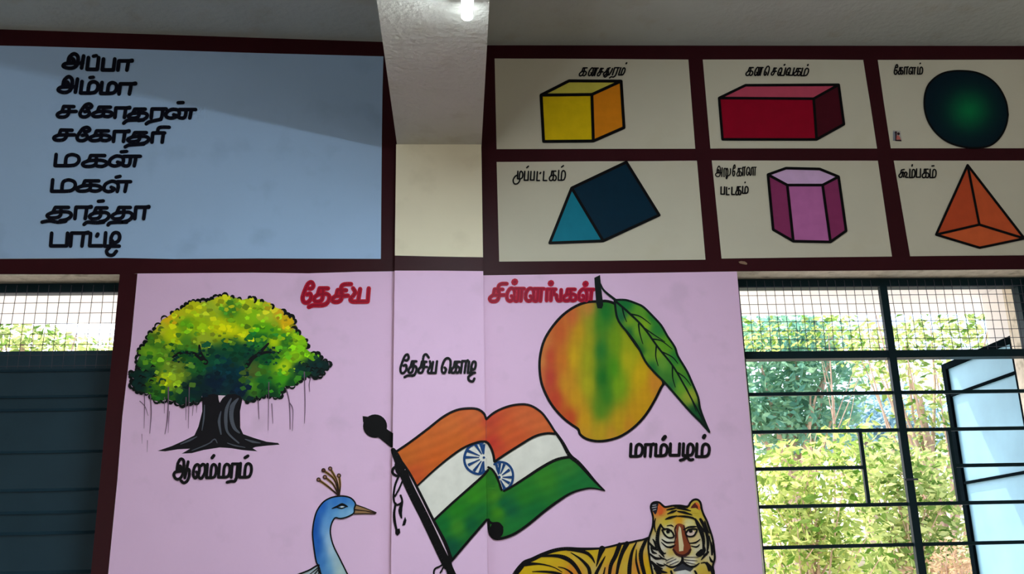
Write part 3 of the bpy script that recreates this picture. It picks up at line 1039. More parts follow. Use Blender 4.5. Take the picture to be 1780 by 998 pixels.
a.build('beak_outline', paint((40, 26, 22)), bk)
a = Art()
a.line(PK(pp('370,452 410,436 455,418 500,436')), [1.2, 2.5, 4, 1.5], 8)
a.line(PK(pp('405,440 450,450 490,436')), [1.2, 1.8, 1.2], 8)
a.build('eye', BLK, t)
Art().dot(PK([(455, 439)])[0], 3.2, 7, ry=1.4).build('eye_white', paint((220, 230, 240)), t)
a, b = Art(), Art()
for s in ('425,345 340,270 258,212', '425,345 380,250 312,190', '428,345 390,210 300,135', '430,345 410,220 355,120', '430,345 438,260 428,178'):
    a.line(PK(pp(s)), [1.6, 3.2, 4.2], 5)
    b.line(PK(pp(s)), [2.6, 1.5, 1.3], 7)
co = a.build('crest', paint((178, 132, 66)), t)
b.build('crest_outline', paint((44, 28, 22)), co)
for x, y in ((258, 211), (311, 189), (299, 133), (355, 119), (428, 177)):
    a = Art()
    a.dot(PK([(x, y)])[0], 3.9, 7)
    o = a.build('crest_bead', paint((52, 32, 24)), t)
    Art().dot(PK([(x, y)])[0], 2.1, 8).build('bead_centre', paint((150, 104, 88) if x != 299 else (96, 50, 40)), o)

# ------------------------------------------------------------------ flag
F1 = Crop(610, 690, 3.24)
F2 = Crop(820, 690, 3.24)
FC = Crop(780, 740, 7.129)
FB = Crop(730, 900, 9.368)
t = empty('painted_flag', anchor([(790, 998)]), 'painted flag of orange, white and green on a black pole', 'painted flag')
top1 = F1(smooth(pp('250,312 340,250 430,182 520,112 590,76 650,65 710,68 748,92 762,125')))
mid1 = F1(smooth(pp('375,500 470,412 560,338 640,284 720,254 762,252')))
saff1 = top1 + mid1[::-1] + F1(pp('330,420 285,355'))
top2 = F2(smooth(pp('82,125 130,86 200,55 270,42 330,48 390,85 430,135 468,195')))
fold1 = FC(smooth(pp('455,200 490,220 530,290 555,370 566,445')))
mid2 = F2(smooth(pp('130,365 180,330 250,285 350,225 420,206 468,208')))
saff2 = top2 + mid2[::-1] + fold1[::-1] + F2(pp('82,240'))
low1 = F1(smooth(pp('467,695 560,608 650,528 740,448 772,412')))
fold2 = FC(smooth(pp('490,515 540,545 590,620 630,720 655,795')))
low2 = F2(smooth(pp('180,530 230,503 300,458 400,393 480,352 552,338')))
right_edge = F2(smooth(pp('468,195 510,255 552,330 600,370 650,425 700,482 748,528')))
bot2 = F2(smooth(pp('748,528 690,516 640,518 560,542 480,592 400,652 320,718 240,772 170,797 130,797 105,775 97,740 95,692')))
rs = random.Random(5)


def streaky(x, y):
    return 1 + 0.025 * math.sin(0.4 * (x * 0.45 + y * 0.9) + 2 * math.sin(x * 0.03))


scol = field([(p[0], p[1], c) for p, c in zip(F1(pp('320,330 420,250 560,150 700,110 360,440 480,350 600,250 720,200')) + F2(pp('100,140 110,260 130,330 200,200 300,120 400,170 250,250')),
             [(206, 104, 40), (212, 106, 44), (214, 110, 50), (212, 108, 56), (206, 88, 40), (214, 100, 36), (212, 104, 40), (214, 104, 44),
              (204, 74, 50), (204, 60, 46), (210, 76, 46), (216, 96, 46), (216, 104, 56), (216, 106, 56), (214, 92, 46)])], 3, streaky)
gcol = field([(p[0], p[1], c) for p, c in zip(F1(pp('520,720 600,640 700,560 740,470 600,730 560,850 680,720 740,640')) + F2(pp('110,460 130,560 150,650 180,600 220,640 300,560 420,460 540,400 640,470 560,500 350,640 240,720')),
             [(14, 110, 46), (36, 128, 30), (52, 138, 26), (50, 134, 28), (60, 136, 36), (6, 84, 56), (8, 92, 50), (20, 108, 46),
              (40, 116, 36), (70, 140, 30), (66, 140, 26), (6, 96, 56), (12, 96, 60), (36, 122, 36), (52, 132, 36), (48, 126, 48), (26, 116, 54), (24, 116, 52), (18, 110, 50), (28, 120, 52)])], 3, streaky)
a = Art()
a.grad(saff1, 4, scol, 3)
a.grad(saff2, 4, scol, 3)
a.build('orange_stripe', M_ART, t, attr=True)
a = Art()
a.fill(mid1 + fold1[1:] + mid2 + right_edge[5:10] + low2[::-1] + fold2[::-1] + low1[::-1], 3)
wh = a.build('white_stripe', paint((232, 230, 222)), t)
a = Art()
a.grad(low1 + fold2 + F2(pp('150,640 120,720 95,692')) + F1(smooth(pp('765,690 700,765 640,835 572,915'))) + F1(pp('560,880 520,790')), 4, gcol, 3)
a.grad(fold2[::-1][:1] + low2 + right_edge[10:] + bot2 + fold2[:-1], 4, gcol, 3)
a.build('green_stripe', M_ART, t, attr=True)
a = Art()
for s, w_ in ((top1, 3.4), (mid1, [2.5, 3.4, 3.0]), (top2, 3.2), (fold1, 3.6), (mid2, 3.6), (low1, 3.4), (fold2, 3.2), (low2, [2.6, 4, 4]), (right_edge, [3.5, 6.0, 5, 2.0]), (bot2, [1.5, 4, 4, 4]),
              (F1(smooth(pp('765,692 700,767 640,837 566,925'))), 3.6), (F1(smooth(pp('268,340 330,430 390,545 467,700 530,820 566,920'))), [3.5, 4.0, 5.5])):
    a.stroke(s, w_, 7)
a.dot(F2([(140, 752)])[0], 12, 7, n=20, ry=14)
a.line(F2(pp('97,700 115,712 150,712 172,735')), 3.5, 7)
a.build('outline', BLK, t)
BLU = paint((24, 66, 122))
a = Art()
rim = FC(smooth(pp('420,212 330,222 240,280 198,370 196,450 230,530 300,582 380,600 450,568')))
a.stroke(rim, 3.6, 6)
hub = FC([(436, 395)])[0]
for s in ('330,235 ', '232,310', '200,392', '240,490', '310,565', '385,590', '430,575', '395,222', '435,230'):
    e_ = FC(pp(s))[0]
    m_ = (e_[0] * .25 + hub[0] * .75, e_[1] * .25 + hub[1] * .75)
    a.stroke([m_, e_], [1.2, 4.4], 6, caps=False)
a.dot(hub, 2.2, 6)
a.build('wheel', BLU, wh)
a = Art()
a.stroke(FC(smooth(pp('565,480 600,458 640,450 720,472 775,530 797,610 785,700 740,768 680,790'))), 3.4, 6)
hub = FC([(625, 640)])[0]
for s in ('590,480', '632,465', '690,478', '755,545', '785,640', '755,715', '690,775', '600,520'):
    e_ = FC(pp(s))[0]
    m_ = (e_[0] * .25 + hub[0] * .75, e_[1] * .25 + hub[1] * .75)
    a.stroke([m_, e_], [1.2, 4.4], 6, caps=False)
a.dot(hub, 2.8, 6)
a.build('wheel', BLU, wh)
a = Art()
a.stroke(F1(smooth(pp('238,300 262,350 330,510 420,690 500,860 545,950'))), [7, 12, 13, 13, 14], 6)
a.stroke(F1(smooth(pp('545,945 570,1000 600,1060'))), 11, 6)
a.build('pole', BLK, t)
a = Art()
a.stroke(F1(smooth(pp('305,410 370,530 440,670 500,800 548,905'))), [1.0, 2.6, 2.8, 3.4, 2.4], 6)
a.build('sleeve_gap', paint((232, 205, 226)), t)
a = Art()
a.dot(F1([(136, 165)])[0], 21, 6, n=24, ry=20.5)
a.fill(F1(pp('66,108 95,112 110,130 80,160 68,140')), 6)
a.fill(F1(pp('150,225 185,170 238,205 236,285 225,285')), 6)
a.build('finial', BLK, t)
def cord(strokes, crop, fills=(), dot=None):
    a = Art()
    for q, w_ in strokes:
        a.line(crop(pp(q)), w_, 6)
    for q in fills:
        a.fill(crop(pp(q)), 6)
    if dot:
        a.dot(dot, 7, 6)
    a.build('cord', BLK, t)


cord([('262,385 238,405 236,430 262,445 285,428', 4), ('268,450 248,500 240,570 255,608 288,592 280,555', 3), ('290,475 270,520 248,560', 2.5), ('252,600 243,660 250,720 264,770', [3, 4, 3]),
      ('290,590 278,640 285,682', [3, 6, 2]), ('255,380 262,420 290,450', 5)], F1, ['250,745 275,742 278,765 262,783 250,770'])
cord([], F1, ['305,675 313,695 305,722 288,727 295,700'])
cord([('430,720 330,790 250,830 225,890 235,960', 2.6), ('400,760 370,830 330,900', 2.2), ('430,790 440,860 470,960', 2.6)], FB, [], FB([(455, 745)])[0])

# ------------------------------------------------------------------ mango
MG = Crop(920, 470, 3.2206)
t = empty('painted_mango', anchor(MG(pp('380,957'))), 'painted red and green mango hanging by a stem with one leaf', 'painted fruit')
fruit = smooth(MG(pp('390,174 330,177 270,196 200,240 140,302 90,378 66,450 57,530 66,620 92,692 132,762 190,827 240,866 274,890 284,918 320,944 380,957 450,950 520,925 590,876 650,812 '
                     '700,732 736,660 750,622 690,540 600,420 520,300 490,200 440,173')), 3, True)
mcol = field(samples(MG, '72,500:214,140,70 78,600:208,110,60 90,420:214,130,64 110,480:200,66,42 110,600:192,54,48 150,720:200,66,44 230,830:200,70,38 170,350:208,96,44 240,260:214,106,54 330,205:208,136,62 '
    '180,500:210,116,34 200,640:212,148,34 250,480:214,170,22 280,350:208,158,24 260,720:214,158,28 310,850:214,158,24 330,500:168,168,22 340,300:158,158,32 390,300:62,136,34 400,450:32,116,42 '
    '410,600:20,106,32 420,230:20,116,42 430,700:52,126,32 400,780:84,138,28 480,400:116,158,22 470,550:74,148,22 500,650:126,168,22 550,500:190,180,22 560,400:158,168,22 620,600:214,174,16 '
    '650,700:214,158,22 600,800:208,152,22 500,850:200,158,22 400,900:198,158,28 700,640:214,138,44 560,880:208,138,34 300,930:206,150,40 460,930:206,146,40 330,400:170,164,24 330,640:180,172,24'), 3.4,
    lambda x, y: 1 + 0.012 * math.sin(x * 0.5 + 0.8 * math.sin(y * 0.05)), 60.0, 0.55)
a = Art()
a.grad(fruit, 4, mcol, 4)
fr = a.build('fruit', M_ART, t, attr=True)
a = Art()
a.stroke(fruit + fruit[:1], 3.8, 6)
a.build('fruit_outline', BLK, fr)
a = Art()
a.fill(MG(pp('364,42 396,26 402,90 414,195 406,214 382,212 374,180 368,100')), 8)
a.line(MG(pp('398,75 420,115 485,168')), [2.2, 3.2, 4], 8)
a.build('stem', paint((10, 24, 22)), t)
leaf = MG(smooth(pp('478,166 540,166 600,186 640,206 690,255 740,310 772,366 815,430 832,480 880,560 912,630 945,710 955,770 980,840 1008,905'), 3) + smooth(pp('1008,905 960,850 900,790 830,710 760,630 '
          '700,570 650,510 610,430 560,360 510,300 488,250 478,166'), 3)[1:-1])
lcol = field(samples(MG, '540,190:22,116,54 620,220:96,160,44 560,280:128,170,34 650,300:138,180,34 680,420:116,160,34 760,420:96,160,34 740,520:106,160,54 840,560:86,150,44 850,650:116,170,44 900,700:160,172,54 '
    '620,460:22,96,44 720,330:42,128,54 930,800:22,86,44 780,620:64,128,44 520,260:32,106,64 560,350:24,100,50 690,545:30,110,50 790,640:40,110,60 820,490:40,130,50 690,270:40,130,50 600,340:120,170,40 '
    '660,480:110,160,40 880,620:60,140,50 980,860:10,50,30 720,470:130,170,40'), 3.4)
a = Art()
a.grad(leaf, 7, lcol, 4)
lf = a.build('leaf', M_ART, t, attr=True)
a = Art()
a.stroke(leaf + leaf[:1], 3.2, 9)
for s, w_ in (('480,170 560,240 640,320 720,430 800,530 860,630 930,760 1005,900', [3.4, 3, 2.6, 2]), ('565,245 620,258 680,302', [2.6, 1]), ('640,320 700,362 760,400', [2.2, 1]), ('690,385 740,395 800,440', [2.4, 1]),
              ('740,455 800,485 832,522', [2.2, 1]), ('820,565 870,600 905,645', [2.2, 1]), ('520,205 530,250 545,288', [2.6, 1]), ('612,300 618,350 636,412', [2.6, 1]), ('712,420 708,480 722,535', [2.6, 1]),
              ('802,535 803,600 818,655', [2.6, 1]), ('860,630 890,680 935,790', [2, 1])):
    a.line(MG(pp(s)), w_, 9)
a.build('leaf_vein', paint((8, 28, 22)), lf)

# ------------------------------------------------------------------ tiger
TB = Crop(880, 930, 7.739)
TH_ = Crop(1100, 860, 7.231)
TO = Crop(880, 850, 4.45)
t = empty('painted_tiger', anchor([(1080, 998)]), 'painted yellow tiger with black stripes facing forward', 'painted animal')
bodyp = TO(pp('70,660 120,590 180,545 300,492 420,464 600,462 750,460 900,430 1000,410 1110,372 1150,400 1200,560 1260,660 1280,860 40,860'))
bcol = field(samples(TO, '150,600:216,176,20 250,560:214,180,30 400,520:214,176,30 500,640:218,130,40 430,600:216,170,30 560,520:214,180,60 650,500:210,176,30 760,560:214,170,40 800,620:216,140,60 870,520:212,170,40 '
    '920,600:210,176,60 980,480:212,170,50 1020,600:216,130,56 1080,600:214,170,20 1100,640:214,170,20 300,640:216,176,24 700,620:206,176,90 1050,430:214,180,110'), 3)
a = Art()
a.grad(bodyp, 4, bcol, 5)
bd = a.build('body', M_ART, t, attr=True)
a = Art()
a.line(TB(pp('105,560 125,520 180,450 250,372 350,330 480,268 650,208 800,186 1000,190 1250,182 1400,156 1540,122 1650,106 1780,76')) + TO(pp('1060,392 1110,372')), [7, 8, 6, 5.5, 5, 2.5, 3.5, 3, 2.5], 6)
for s, w_ in (('255,395 400,388 520,402 650,440 750,500', [6, 2.5, 1.5, 1]), ('440,290 620,280 740,292 850,342 930,420 1000,540 1020,640', [2, 4.5, 6.5, 6, 5, 4]),
              ('870,240 980,310 1060,382 1110,450 1125,540 1120,640', [1, 3.5, 5, 5.5, 5]), ('800,195 950,206 1080,242 1150,302 1192,380', [3, 5.5, 5, 4, 1]), ('1290,185 1255,280 1212,425', [9, 5.5, 1]),
              ('1332,288 1270,400 1205,530 1180,640', [1, 4, 5, 4]), ('1525,130 1470,280 1410,400 1388,530 1380,640', [6.5, 6, 5, 3.5]), ('1625,115 1560,240 1510,400 1488,530 1480,640', [7, 5.5, 4, 3]),
              ('1752,100 1692,230 1662,400 1656,530 1660,640', [1.5, 4, 6, 6, 4]), ('350,494 500,494 650,508 740,530', [1, 3, 4, 3]), ('700,430 800,458 890,530 920,640', [1, 2, 3.5, 3]), ('1330,440 1310,530', [1.5, 2.5])):
    a.line(TB(pp(s)), w_, 6)
for s, w_ in (('1085,388 1045,480 1045,560 1070,665 1090,760', [4, 6.5, 5.5, 4]), ('1008,470 1005,560 1030,665', [1, 3, 3.5]), ('1110,480 1150,580 1200,650', [2, 4, 5])):
    a.line(TO(pp(s)), w_, 6)
a.build('stripes', BLK, bd)
headp = smooth(TH_(pp('250,260 226,170 240,115 280,94 330,98 370,130 410,155 500,140 600,138 690,150 722,102 762,66 812,62 850,100 866,180 890,250 930,330 960,420 1000,540 1020,680 1030,800 1005,900 1020,1000 '
                      '1000,1200 280,1200 250,1000 225,880 205,760 195,650 205,540 245,420 256,330')), 3, True)
hcol = field(samples(TH_, '500,220:206,176,64 580,320:228,158,34 420,350:208,184,54 700,230:208,178,54 800,240:208,178,54 350,180:228,106,44 440,590:226,222,206 780,580:220,190,128 300,600:200,188,158 290,420:200,168,84 '
    '250,750:212,206,196 500,850:232,226,216 740,840:232,226,216 900,700:216,206,190 980,750:214,198,158 940,450:158,138,86 700,700:210,188,96 480,720:210,178,86 350,760:200,188,168 850,930:208,178,62 600,980:226,226,226 '
    '450,950:210,168,44 880,600:210,198,158 700,350:226,216,158 450,420:226,216,178 380,640:220,216,200 800,650:222,214,190 320,860:206,200,190 960,640:210,196,150 840,820:200,180,110 660,980:222,222,222 '
    '370,900:206,198,186 900,1000:206,170,60 350,1000:206,166,44'), 3.4)
a = Art()
a.grad(headp, 7, hcol, 4)
hd = a.build('head', M_ART, t, attr=True)
a = Art()
a.stroke(headp + headp[:1], 3.0, 9)
for s, w_ in (('425,192 490,178 548,166', [1, 2.6, 1]), ('435,242 500,216 552,198', [1, 3, 1]), ('408,312 465,290 552,268', [1, 3, 1.5]), ('558,170 640,180 728,204', [1.5, 2.8, 1]), ('566,210 650,226 745,255', [1.5, 3, 1]),
              ('556,270 650,274 750,292 785,318', [1, 2.4, 2.4, 1]), ('520,150 600,152 690,165', [1, 2.2, 1]), ('350,375 316,480 310,600 340,700 395,785', [2, 4.2, 4.2, 4, 1]), ('785,305 832,400 872,500 890,600 880,720', [2, 5, 4.5, 3.5, 1]),
              ('850,310 900,400 932,500 945,620 930,760', [3, 4, 3.4, 3.2, 1]), ('365,562 430,602 525,596', [1, 2.2, 1.4]), ('360,600 440,660 535,632', [1, 2, 1]), ('400,640 470,668 520,650', [1, 1.6, 1]),
              ('715,612 790,602 845,562', [1.5, 2, 1]), ('735,645 800,658 838,628', [1, 2, 1]), ('355,385 385,425 440,438 490,450', [2, 2, 1.5, 1]), ('430,392 480,385 510,402', [1, 1.6, 1]), ('640,440 700,410 760,405 800,400', [1.5, 2, 2.4, 1]),
              ('622,775 620,838 560,890 480,912 390,870 ', [2.5, 3.2, 2.4, 2.4, 1]), ('620,838 690,892 770,905 835,862', [3.2, 2.4, 2.4, 1]), ('812,752 840,745 862,705', [4, 7, 4]), ('205,600 260,670 325,700', [1.5, 3.8, 1]),
              ('250,560 275,600 300,700', [1, 2.4, 1]), ('210,740 290,800 385,800', [1.5, 3.2, 1]), ('235,840 300,910 375,935', [2, 5, 1]), ('270,930 350,965 430,980', [2, 4, 1]), ('265,870 320,985 400,1050', [3, 4.5, 3]),
              ('860,820 910,760 950,720', [1, 3, 2]), ('930,860 960,900 1000,960 1010,1060', [3, 4.5, 4, 3]), ('860,860 920,860 960,950', [1, 2, 3]), ('780,960 800,1000 790,1060', [2, 2.5, 2]), ('480,960 500,1020 520,1060', [2, 3, 2]),
              ('960,520 985,640 990,760', [1, 2, 1]), ('905,330 925,420 960,480', [1, 3, 1]), ('985,600 1000,690 1000,760', [1, 2.6, 1]), ('965,780 985,830 1010,850', [1, 3, 2]), ('895,640 905,700 880,760', [1, 2.6, 1]), ('860,400 880,440 905,470', [1, 2.6, 1]), ('225,660 250,720 300,740', [1, 3, 1]), ('300,860 350,890 400,890', [1, 3, 1]), ('330,760 370,800 420,815', [1, 2, 1]), ('360,700 390,740 415,735', [1, 2, 1]), ('285,300 270,380 285,470', [1, 2, 1])):
    a.line(TH_(pp(s)), [v * 1.3 for v in w_], 10)
a.build('face_stripes', BLK, hd)
a = Art()
a.fill(TH_(smooth(pp('545,385 580,362 640,382 650,450 682,560 728,640 722,704 642,762 570,742 508,702 510,650 545,560 546,450'), 2, True)), 9)
ns = a.build('nose', paint((134, 62, 34)), hd)
a = Art()
a.fill(TH_(pp('582,392 604,420 618,520 640,640 634,706 582,714 576,600 568,480')), 10)
a.build('nose_highlight', paint((222, 204, 160)), ns)
a = Art()
a.line(TH_(pp('510,690 545,742 590,765 645,768 700,735 725,690')), [3, 3.8, 4, 4, 3], 10)
a.line(TH_(pp('548,385 530,440 540,520 520,610')), [1.5, 2.4, 2.4, 1], 10)
a.line(TH_(pp('642,385 655,450 680,540 715,620')), [1.5, 2.6, 2.2, 1], 10)
a.build('nose_edge', paint((62, 24, 22)), ns)
for c_, op, pu in (((446, 490), '368,446 440,432 500,478 512,532 452,542 402,505 368,446', (442, 466)), ((722, 482), '664,492 700,442 770,432 806,446 772,512 722,528 682,518 664,492', (728, 456))):
    a = Art()
    a.dot(TH_([c_])[0], 8, 9, n=16, ry=6)
    ey = a.build('eye', paint((212, 208, 168) if c_[0] < 600 else (222, 196, 184)), hd)
    a = Art()
    a.stroke(TH_(smooth(pp(op))), 2.6, 11)
    a.dot(TH_([pu])[0], 3.4, 11)
    a.build('eye_outline', BLK, ey)
er = Art().fill(TH_(smooth(pp('234,170 242,122 282,98 322,112 312,180 282,252'), 2, True)), 9).build('ear', paint((34, 30, 42)), hd)
Art().fill(TH_(pp('312,140 352,150 380,190 370,240 330,256 318,200')), 10).build('ear_fur', paint((228, 100, 44)), er)
a = Art()
for s in ('250,135 290,130', '245,165 295,155', '255,195 290,185'):
    a.line(TH_(pp(s)), 1.3, 10)
a.build('ear_hair', paint((170, 168, 176)), er)
er = Art().fill(TH_(smooth(pp('728,170 760,120 800,98 842,140 838,192 790,165'), 2, True)), 9).build('ear', paint((92, 34, 28)), hd)
Art().line(TH_(pp('800,108 828,140 835,180')), 3, 10).build('ear_fur', paint((228, 110, 48)), er)
a = Art()
a.fill(TH_(pp('505,945 560,905 620,860 690,905 765,925 725,968 660,945 600,955 520,968')), 9)
a.build('chin', paint((52, 54, 62)), hd)
a = Art()
for s in ('415,832 510,790', '425,862 545,808', '465,885 575,836', '640,785 825,788', '648,818 810,832', '668,850 790,876'):
    a.line(TH_(pp(s)), [1.5, .9], 11)
a.build('whisker', paint((70, 66, 70)), hd)

# ------------------------------------------------------------------ tube light under the beam
ty0 = onZ(812, 27, Z_BEAM - 0.040)
t = empty('tube_light', (ty0.x, ty0.y, Z_BEAM), 'white fluorescent tube light fixed under the ceiling beam', 'tube light')
tx, tyy = ty0.x, ty0.y
L_ = 1.2
MB().box(tx - 0.012, tx + 0.012, tyy - L_ + 0.03, tyy - 0.03, Z_BEAM - 0.024, Z_BEAM).build('batten', M_PLASTIC, t)
em = bpy.data.materials.new('tube_glow')
em.use_nodes = True
en = em.node_tree
en.nodes.clear()
eo = en.nodes.new('ShaderNodeOutputMaterial')
ee = en.nodes.new('ShaderNodeEmission')
ee.inputs[0].default_value = (0.82, 0.95, 1.0, 1)
ee.inputs[1].default_value = TUBE_POWER
en.links.new(ee.outputs[0], eo.inputs[0])
em2 = em.copy()
em2.node_tree.nodes['Emission'].inputs[1].default_value = TUBE_POWER * 0.007
zc, rr = Z_BEAM - 0.040, 0.0150
for nm, mt_, k0, k1 in (('diffuser', em, 202, 338), ('diffuser_back', em2, -22, 202)):
    a = MB()
    ang = [math.radians(k0 + (k1 - k0) * i / 10) for i in range(11)]
    A = [(tx + rr * math.cos(q), tyy, zc + rr * math.sin(q)) for q in ang]
    B = [(x, tyy - L_ + 0.012, z) for x, y, z in A]
    for i in range(10):
        a.face([A[i], B[i], B[i + 1], A[i + 1]])
    a.face(A[::-1])
    a.face(B)
    a.build(nm, mt_, t)
for y in (tyy - L_ + 0.006,):
    MB().box(tx - 0.012, tx + 0.012, y - 0.006, y + 0.006, Z_BEAM - 0.056, Z_BEAM).build('end_cap', M_PLASTIC, t)

# ------------------------------------------------------------------ windows
FY0, FY1 = 0.085, 0.125
FYC = 0.105


def zpx(px, py):
    return onY(px, py, FY0).z


def window(n, x0, x1, label, left):
    t = empty('window_%d' % n, ((x0 + x1) / 2, FYC, SILL), label, 'window', kind='structure')
    ztop = zpx(1400, 486.5) if not left else zpx(100, 495)
    zt2 = zpx(1400, 499.5) if not left else zpx(100, 508)
    fr = MB()
    fr.box(x0 + .001, x1 - .001, FY0, FY1, zt2, Z_LINTEL - 0.001)
    fr.box(x0 + .001, x0 + 0.03, FY0, FY1, SILL + .001, zt2)
    fr.box(x1 - 0.03, x1 - .001, FY0, FY1, SILL + .001, zt2)
    fr.box(x0 + .03, x1 - .03, FY0, FY1, SILL + .001, SILL + 0.03)
    fr.build('frame', M_STEEL, t)
    return t, zt2


def mesh_screen(t, x0, x1, z0, z1, y, sp, name='wire_mesh'):
    a = MB()
    k = int((x1 - x0) / sp)
    r = 0.0011
    for i in range(k + 1):
        x = x0 + sp * (i + .5)
        if x < x1:
            j = rnd.uniform(-.002, .002)
            a.tube([(x + j, y, z0), (x - j, y, (z0 + z1) / 2), (x + j, y, z1)], r, 5)
    k = int((z1 - z0) / sp)
    for i in range(k + 1):
        z = z1 - sp * (i + .75)
        if z > z0:
            a.tube([(x0, y - .002, z + rnd.uniform(-.001, .001)), ((x0 + x1) / 2, y - .002, z), (x1, y - .002, z)], r, 5)
    a.build(name, M_WIRE, t)


t, zt = window(2, WX0, WX1, 'dark steel window with grille bars and wire mesh transom, right of the mango', False)
xm = (onY(1534, 498, FY0).x + onY(1603, 998, FY0).x) / 2
MB().box(xm - 0.0125, xm + 0.0125, FY0 - .006, FY0 + .012, SILL + .03, zt).build('mullion', M_STEEL, t)
ztr = (zpx(1400, 617) + zpx(1700, 614)) / 2
MB().box(WX0 + .03, WX1 - .03, FY0 - .003, FY1, ztr - 0.0125, ztr + 0.0125).build('transom', M_STEEL, t)
GY = FY0 + 0.012


def zbar(a, b):
    return (onY(a[0], a[1], GY).z + onY(b[0], b[1], GY).z) / 2


z2 = zbar((1302, 686), (1780, 680))
z3 = zbar((1308, 751), (1780, 745))
z4 = zbar((1340, 815), (1780, 808))
z5 = zbar((1320, 881), (1780, 873))
z6 = zbar((1328, 952), (1780, 943))
z7 = z6 - (z5 - z6)
for z in (z2, z3, z5, z6, z7):
    for xa, xb in ((WX0 + .03, xm - .0125), (xm + .0125, WX1 - .03)):
        MB().box(xa, xb, GY - .005, GY + .005, z - .0056, z + .0056).build('grille_bar', M_STEEL, t)
xv1 = (onY(1495, 751, GY).x + onY(1509, 878, GY).x) / 2
xv2 = (onY(1648, 745, GY).x + onY(1667, 873, GY).x) / 2
MB().box(WX0 + .03, xv1, GY - .005, GY + .005, z4 - .0056, z4 + .0056).build('grille_bar', M_STEEL, t)
MB().box(xv2, WX1 - .03, GY - .005, GY + .005, z4 - .0056, z4 + .0056).build('grille_bar', M_STEEL, t)
for x in (xv1, xv2):
    MB().box(x - .0056, x + .0056, GY - .006, GY + .006, z5 + .0056, z3 - .0056).build('grille_bar', M_STEEL, t)
lz = onY(1580, 834, FY0).z
MB().box(xm - .02, xm + .024, FY0 - .012, FY0 - .006, lz - .003, lz + .003).build('latch_pin', M_WIRE, t)
mesh_screen(t, WX0 + .012, xm - .012, ztr + .012, Z_LINTEL - .008, FY0 - .004, 0.0305)
mesh_screen(t, xm + .012, WX1 - .012, ztr + .012, Z_LINTEL - .008, FY0 - .004, 0.0305)

t, zt = window(1, LX0, LX1, 'dark steel window with wire mesh over a shut shutter, left edge of wall', True)
zs = onY(90, 640, FY0).z
mesh_screen(t, LX0 + .012, LX1 - .012, zs, Z_LINTEL - .008, FY0 - .004, 0.0345)

# shut louvred shutter in the left window: overlapping pressed boards
t = empty('window_shutter', ((LX0 + LX1) / 2, 0.16, SILL), 'closed dark teal metal shutter of the left window', 'shutter')
SY = 0.15
zz = [onY(100, y, SY).z for y in (609, 645, 690, 713, 786, 852, 891, 927, 995)]
zz += [zz[-1] - 0.07 * k for k in range(1, 20) if zz[-1] - 0.07 * k > SILL + .03] + [SILL + .02]
a = MB()
for za, zb in zip(zz, zz[1:]):
    x0, x1 = LX0 + .02, LX1 - .005
    q = [(SY + 0.010, za), (SY - 0.004, za - 0.003), (SY + 0.004, zb + 0.006), (SY - 0.010, zb - 0.004), (SY + 0.014, zb - 0.004), (SY + 0.02, za)]
    A = [(x0, y, z) for y, z in q]
    B = [(x1, y, z) for y, z in q]
    for i in range(6):
        k = (i + 1) % 6
        a.face([A[i], B[i], B[k], A[k]])
    a.face(A[::-1])
    a.face(B)
a.build('leaf', M_SHUTTER, t)
MB().box(LX1 - .035, LX1 - .002, SY + .021, SY + .04, SILL + .01, zz[0]).build('stile', M_STEEL, t)

# open shutter standing out from the right jamb
htop = onZ(1645, 633, 2.272)
hinge = Vector((WX1 + .02, 0.235, 0))
far = Vector((htop.x, htop.y, 0))
dv = (far - hinge)
nrm = Vector((-dv.y, dv.x, 0)).normalized()
if nrm.x > 0:
    nrm = -nrm
t = empty('window_shutter', (hinge.x, hinge.y, SILL), 'open pale blue metal shutter standing outside the right window', 'shutter')
ZT = 2.272
dh = dv.normalized()
fr_ = MB()
for A, B in (((hinge, SILL), (hinge, ZT)), ((far, SILL), (far, ZT))):
    fr_.bar((A[0].x, A[0].y, A[1]), (B[0].x, B[0].y, B[1]), 0.03, 0.03, up=nrm)
for z in (SILL + .015, ZT - .012):
    fr_.bar((hinge.x, hinge.y, z), (far.x, far.y, z), 0.024, 0.028, up=nrm)
fr_.build('frame', M_FRAME_OUT, t)
for zb_ in (2.142, 1.80):
    MB().bar((hinge.x, hinge.y, zb_), (far.x, far.y, zb_), 0.010, 0.024, up=nrm).build('cross_bar', M_FRAME_OUT, t)
c0 = (hinge + far) / 2
MB().bar((c0.x, c0.y, SILL), (c0.x, c0.y, ZT - .005), dv.length - .02, 0.006, up=nrm).build('sheet', M_SHUTTER_OUT, t)

# concrete sunshades outside
for (x0, x1, px, pyv, lab, fin) in ((WX0 - .2, 2.6, 1400, 548, 'pale concrete sunshade slab outside over the right window', True), (LX0 - .5, LX1 + .5, 100, 563, 'pale concrete sunshade slab outside over the left window', False)):
    zb_ = 2.50
    ye = onZ(px, pyv, zb_).y
    a = MB()
    a.box(x0, x1, TH + .001, ye, zb_, zb_ + .08)
    o = tag(a.build('sunshade', M_CONC), lab, 'sunshade')
    if fin:
        fx = onY(1745, 560, 0.40).x
        tag(MB().box(fx, fx + .10, TH + .001, 0.52, 2.12, 2.499).build('sunshade_fin', M_CONC), 'pale concrete side fin under the sunshade, right of window', 'sunshade fin')

# ------------------------------------------------------------------ outside
tag(MB().box(-30, 40, TH + .3, 60, -0.5, -0.3).build('ground', M_GROUND), 'bare earth outside the classroom', 'ground', kind='structure')


